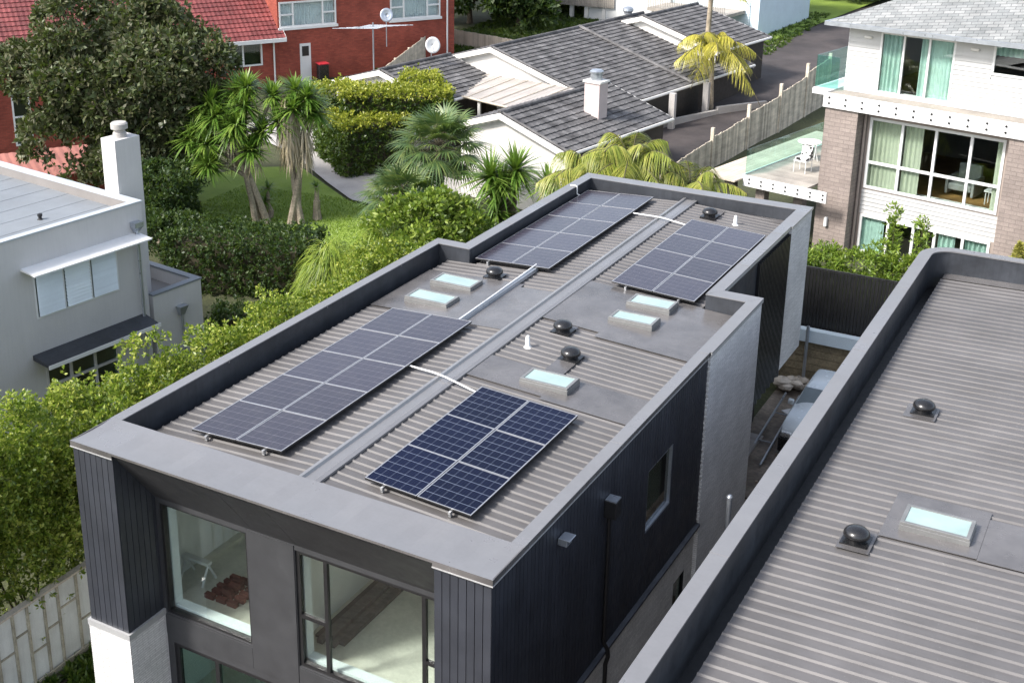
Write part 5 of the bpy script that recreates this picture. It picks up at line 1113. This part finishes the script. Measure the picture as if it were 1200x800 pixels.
yucca('short young yucca standing on the lawn, right of the dead-leaved one', (-12.7, 24.5, 1.4), [(-12.7, 24.5, 2.75)], .4, .05, 40, .10, name='young_yucca')
yucca('young yucca with a low green head among the yucca trunks', (-14.5, 23.8, 1.35), [(-14.5, 23.8, 2.6), (-14.6, 23.7, 2.1)], .55, .06, 50, .08, name='young_yucca')
yucca('bushy green yucca with pale lower leaves beside the cream gable', (-5.1, 25.8, 1.4), [(-5.3, 25.7, 3.5), (-5.0, 26.2, 4.1), (-5.7, 25.6, 3.9), (-5.4, 25.5, 2.6)], 1.35, .11, 150, .15)
yucca('darker yucca between the bushy one and the queen palms', (-3.6, 26.3, 1.4), [(-3.7, 26.3, 3.7), (-3.3, 26.5, 3.0)], 1.2, .09, 140, .15)
# fan palms
def fanpalm(label, base, hub, n, pet, seg, L_=.75, seed=0, lo=-.5):
    t = thing('fan_palm', label, 'palm', base); m = MB(); B, Hh = V(*base), V(*hub); m.tube([B, (B + Hh) / 2 + V(.08, .05, 0), Hh], [.2, .17, .15], 10); m.build('trunk', M['bark'], t); V_ = []; pm = MB(); Dr = []
    for i in range(n):
        a = 2 * pi * (i * .381966) ; el = lo + (1.25 - lo) * (i + .5) / n; d = V(cos(a) * cos(el), sin(a) * cos(el), sin(el)); ln = pet * random.uniform(.8, 1.15); tip = Hh + d * ln + V(0, 0, -.12 * ln); pm.tube([Hh, Hh + d * ln * .5, tip], [.02, .016, .012], 5)
        side = nrm(np.cross(d, V(0, 0, 1))); ang = np.linspace(-1.9, 1.9, seg); dd = np.outer(np.cos(ang), d) + np.outer(np.sin(ang), side); nrmv = nrm(np.cross(d, side)); sd = nrm(np.cross(dd, nrmv)) 
        bl = blades(np.tile(tip, (seg, 1)), dd + rng.normal(0, .03, (seg, 3)), L_ * (1 - .25 * np.abs(ang) / 1.9) * random.uniform(.85, 1.1), .075, .35 if el > 0 else .6, side=sd, prof=(.5, 1, .8, .4, .03)); V_.append(bl)
    pm.build('petiole', M['twig'], t); mesh_np('fronds', np.vstack(V_), 10, L['fan'], t, 5); return t
fanpalm('tall fan palm with a wide crown in front of the cream gable wall', (-8.5, 26.4, 1.4), (-8.4, 26.5, 4.5), 46, 1.15, 24, 1.1)
fanpalm('low fan palm left of the tall one, above the garden path', (-9.9, 25.8, 1.4), (-9.6, 25.6, 2.6), 30, 1.0, 22, .95)
fanpalm('small fan palm below the tall one, behind the broadleaf shrub', (-7.4, 23.8, 1.3), (-7.4, 23.8, 2.5), 26, .95, 22, .95)
fanpalm('fan palm with broad fans between the low one and the tall one', (-8.8, 24.6, 1.3), (-8.7, 24.7, 2.8), 34, 1.05, 22, 1.0)
# feather palms
def feather(t, hub, n, ln, mat, lo=-.1, hi=1.2, leafl=.5, droop=.55, dens=60, w=.045):
    V_ = []; m = MB(); Hh = V(*hub)
    for i in range(n):
        a = 2 * pi * i * .381966 + random.uniform(-.2, .2); el = lo + (hi - lo) * ((i + .5) / n); d = V(cos(a) * cos(el), sin(a) * cos(el), sin(el)); l = ln * random.uniform(.85, 1.15)
        tt = np.linspace(0, 1, dens); path = Hh + np.outer(tt * l, d); path[:, 2] -= droop * l * tt ** 2.0 * 1.1; m.tube(path[::max(1, dens // 8)], .016, 5)
        tan = nrm(np.gradient(path, axis=0)); side = nrm(np.cross(tan, V(0, 0, 1))); k = slice(int(dens * .14), None); ll = leafl * np.sin(np.clip(tt[k] * 1.08 + .08, 0, 1) * pi) ** .6
        for s in (-1, 1): V_.append(blades(path[k], side[k] * s + tan[k] * .55 + rng.normal(0, .13, path[k].shape) + V(0, 0, -.25), ll, w, .75, prof=(.6, 1, .8, .5, .05)))
    m.build('rachis', M['twig'], t); return mesh_np('fronds', np.vstack(V_), 10, mat, t, 5)
for lab, b, h, n, ln in (('queen palm with arching yellow green fronds behind the rear parapet, middle one', (.9, 22.9, 1.4), (.8, 22.8, 6.0), 20, 2.6), ('queen palm behind the rear parapet, left one by the dark tiled roof', (-1.0, 23.6, 1.4), (-.9, 23.4, 5.3), 14, 2.4), ('queen palm behind the rear parapet, right one by the stepped fence', (2.6, 23.6, 1.4), (2.6, 23.4, 5.2), 15, 2.4)):
    t = thing('queen_palm', lab, 'palm', b, 'queen palms behind the rear parapet'); m = MB(); m.tube([b, h], [.14, .1], 8); m.build('trunk', M['palebark'], t); feather(t, h, n, ln, L['palm'], -.15, 1.35, .8, .62, 64, .028)
t = thing('feather_palm', 'yellow feather palm standing beside the asphalt driveway', 'palm', (-4.7, 46.8, 2.0)); m = MB(); m.tube([(-4.7, 46.8, 1.9), (-4.75, 46.75, 3.6), (-4.8, 46.7, 5.3)], [.14, .11, .1], 10); m.build('trunk', M['palebark'], t); feather(t, (-4.8, 46.7, 5.45), 17, 2.5, L['palmy'], -.3, 1.3, .8, .7, 58, .035)
t = thing('feather_palm', 'taller feather palm behind the yellow one, its crown above the frame', 'palm', (-5.4, 47.6, 2.0)); m = MB(); m.tube([(-5.4, 47.6, 1.9), (-5.4, 47.6, 5.5), (-5.3, 47.5, 8.2)], [.15, .13, .11], 10); m.build('trunk', M['palebark'], t); feather(t, (-5.3, 47.5, 8.5), 14, 2.0, L['palmy'], 0, 1.2, .5, .6)
# planting below the white house
shrub('garden_shrub', 'bright green shrub at the foot of the brick pier', 'shrub', 6.5, 24.2, 1.4, (.9, .7), 3.75, L['bright'], n=520, k=7, Ln=.16, W=.05, nb=12)
shrub('garden_shrub', 'bright green shrub above the black fence, in front of the lowest window', 'shrub', 7.9, 24.3, 1.4, (1.1, .7), 4.0, L['bright'], n=560, k=7, Ln=.15, W=.055, nb=12)
shrub('garden_shrub', 'darker green shrub beside the rounded parapet corner', 'shrub', 9.4, 24.4, 1.4, (.9, .7), 4.1, L['hedge2'], n=480, k=7, Ln=.15, W=.06, nb=12)
for lab, x, y, top in (('slender upright sapling left of the window mullion, below the white house', 8.55, 24.9, 5.3), ('slender upright sapling nearest the rounded parapet corner', 9.35, 24.9, 5.0)):
    t = thing('sapling', lab, 'sapling', (x, y, 1.4)); n = 170; zz = rng.uniform(2.6, top, n); p = np.stack([x + rng.normal(0, .13, n), y + rng.normal(0, .13, n), zz], 1); mesh_np('foliage', rosettes(p, np.tile(V(0, 0, 1), (n, 1)) + rvec(n) * .5, 6, .15, .05, .7), 4, L['bright'], t); m = MB(); m.tube([(x, y, 1.3), (x, y, top)], [.03, .008], 6); m.build('stem', M['twig'], t)
t = thing('golden_conifer', 'pale golden conical conifer at the right edge beyond the parapet', 'conifer', (12.1, 24.5, 1.4)); n = 1300; hh = rng.uniform(0, 1, n) ** 1.3; a = rng.uniform(0, 2 * pi, n); rr = 1.1 * (1 - hh) * rng.uniform(.8, 1.05, n); p = np.stack([12.1 + rr * np.cos(a), 24.5 + rr * np.sin(a), 1.6 + 3.2 * hh], 1); mesh_np('foliage', rosettes(p, nrm(np.stack([np.cos(a), np.sin(a), .8 * np.ones(n)], 1)), 6, .12, .035, .6), 4, L['gold'], t); m = MB(); m.tube([(12.1, 24.5, 1.3), (12.1, 24.5, 4.7)], [.06, .01], 6); m.build('trunk', M['twig'], t)
# far trees
for lab, x, y, top, r, mt in (('dark evergreen tree behind the pale timber fence, left one', -27, 62, 9, 3.6, 'dark'), ('dark evergreen tree behind the pale timber fence, right one', -23, 61.5, 7.5, 2.6, 'dark'), ('dark tree beyond the grassy bank at the top right', -5.5, 82, 8, 4.5, 'dark'), ('green tree beyond the bend of the driveway', 1, 84, 8, 5, 'arch'), ('broad green tree far behind the red brick house', -36, 66, 11, 5, 'arch'), ('green shrub on the grassy bank by the stilts', -9.5, 72, 5.2, 1.8, 'arch')):
    tree('background_tree', lab, x, y, float(g(x, y)), (x, y, (top + 2.2) / 2), (r, r, (top - 1.2) / 2), 30, 1900, 7, .42, .22, L[mt], .25, 8)
# lawn blades, ground cover
n = 16000; u_ = rng.uniform(0, 1, (n, 2)); px_ = -18 + u_[:, 0] * 10; py_ = 20.5 + u_[:, 1] * 6.6; ok = (py_ < 27.2 - .12 * np.abs(px_ + 13)) & (py_ > 19.8 + .0 * px_ + np.maximum(0, (px_ + 11)) * .8); px_, py_ = px_[ok], py_[ok]
b = np.stack([px_, py_, g(px_, py_) + .05], 1); o = mesh_np('lawn_blades', blades(b, rvec(len(b)) * .6 + V(0, 0, 1), rng.uniform(.06, .14, len(b)), .03, .2, 2, prof=(1, .8, .1)), 6, L['grassb'], None, 3); o['kind'] = 'stuff'
n = 500; b = np.stack([rng.uniform(-2.3, -.5, n), rng.uniform(-1, 6, n), np.full(n, .05)], 1)
for x0, x1, y0, y1, n in ((-9, 0, 21, 27, 1500), (-26, -18, 46, 70, 2600), (-12, -6, 60, 75, 1400), (-24, -15, 36, 40, 600), (-3, 6, 23, 31, 900)):
    q = rng.uniform(0, 1, (n, 2)); xx = x0 + q[:, 0] * (x1 - x0); yy = y0 + q[:, 1] * (y1 - y0); b = np.vstack([b, np.stack([xx, yy, g(xx, yy) + .03], 1)]); o = mesh_np('ground_cover', rosettes(b, np.tile(V(0, 0, 1), (len(b), 1)), 7, .22, .07, .9), 4, L['arch'], None); o['kind'] = 'stuff'

# ------------------------------------------------------------------ light, world, camera
SUN_AZ, SUN_EL = 216, 44
w = bpy.data.worlds.new('World'); S.world = w; w.use_nodes = True; nt = w.node_tree; bg = nt.nodes['Background']
sk = nt.nodes.new('ShaderNodeTexSky'); sk.sky_type = 'NISHITA'; sk.sun_disc = False; sk.sun_elevation = R(SUN_EL); sk.sun_rotation = R(SUN_AZ); sk.air_density = 1.0; sk.dust_density = 2.5; sk.ozone_density = 1.0
hs = nt.nodes.new('ShaderNodeHueSaturation'); hs.inputs['Saturation'].default_value = .62; nt.links.new(sk.outputs[0], hs.inputs['Color']); nt.links.new(hs.outputs[0], bg.inputs[0]); bg.inputs[1].default_value = .15
sl = bpy.data.lights.new('sun', 'SUN'); sl.energy = 2.5; sl.angle = R(10); sl.color = (1, .96, .91); so = bpy.data.objects.new('sun', sl); COL.objects.link(so)
d = Vector((sin(R(SUN_AZ)) * cos(R(SUN_EL)), cos(R(SUN_AZ)) * cos(R(SUN_EL)), sin(R(SUN_EL)))); so.rotation_euler = d.to_track_quat('Z', 'Y').to_euler(); so.location = (-20, -20, 40)
cd = bpy.data.cameras.new('camera'); cam = bpy.data.objects.new('camera', cd); COL.objects.link(cam); S.camera = cam
cam.location = (15.342, -13.594, 10.323 + ZP); cam.rotation_euler = (R(90 - 19.226), 0, R(30.375))
cd.sensor_fit = 'HORIZONTAL'; cd.sensor_width = 36; cd.lens = 1496.75 / 1200 * 36; cd.shift_x = (600 - 521.2) / 1200; cd.shift_y = (286.3 - 400) / 1200; cd.clip_end = 2000; cd.clip_start = .1
S.view_settings.view_transform = 'Standard'; S.view_settings.look = 'None'; S.view_settings.exposure = 1.28; S.view_settings.gamma = 1
S.cycles.max_bounces = 8; S.cycles.transparent_max_bounces = 16; S.cycles.use_denoising = True
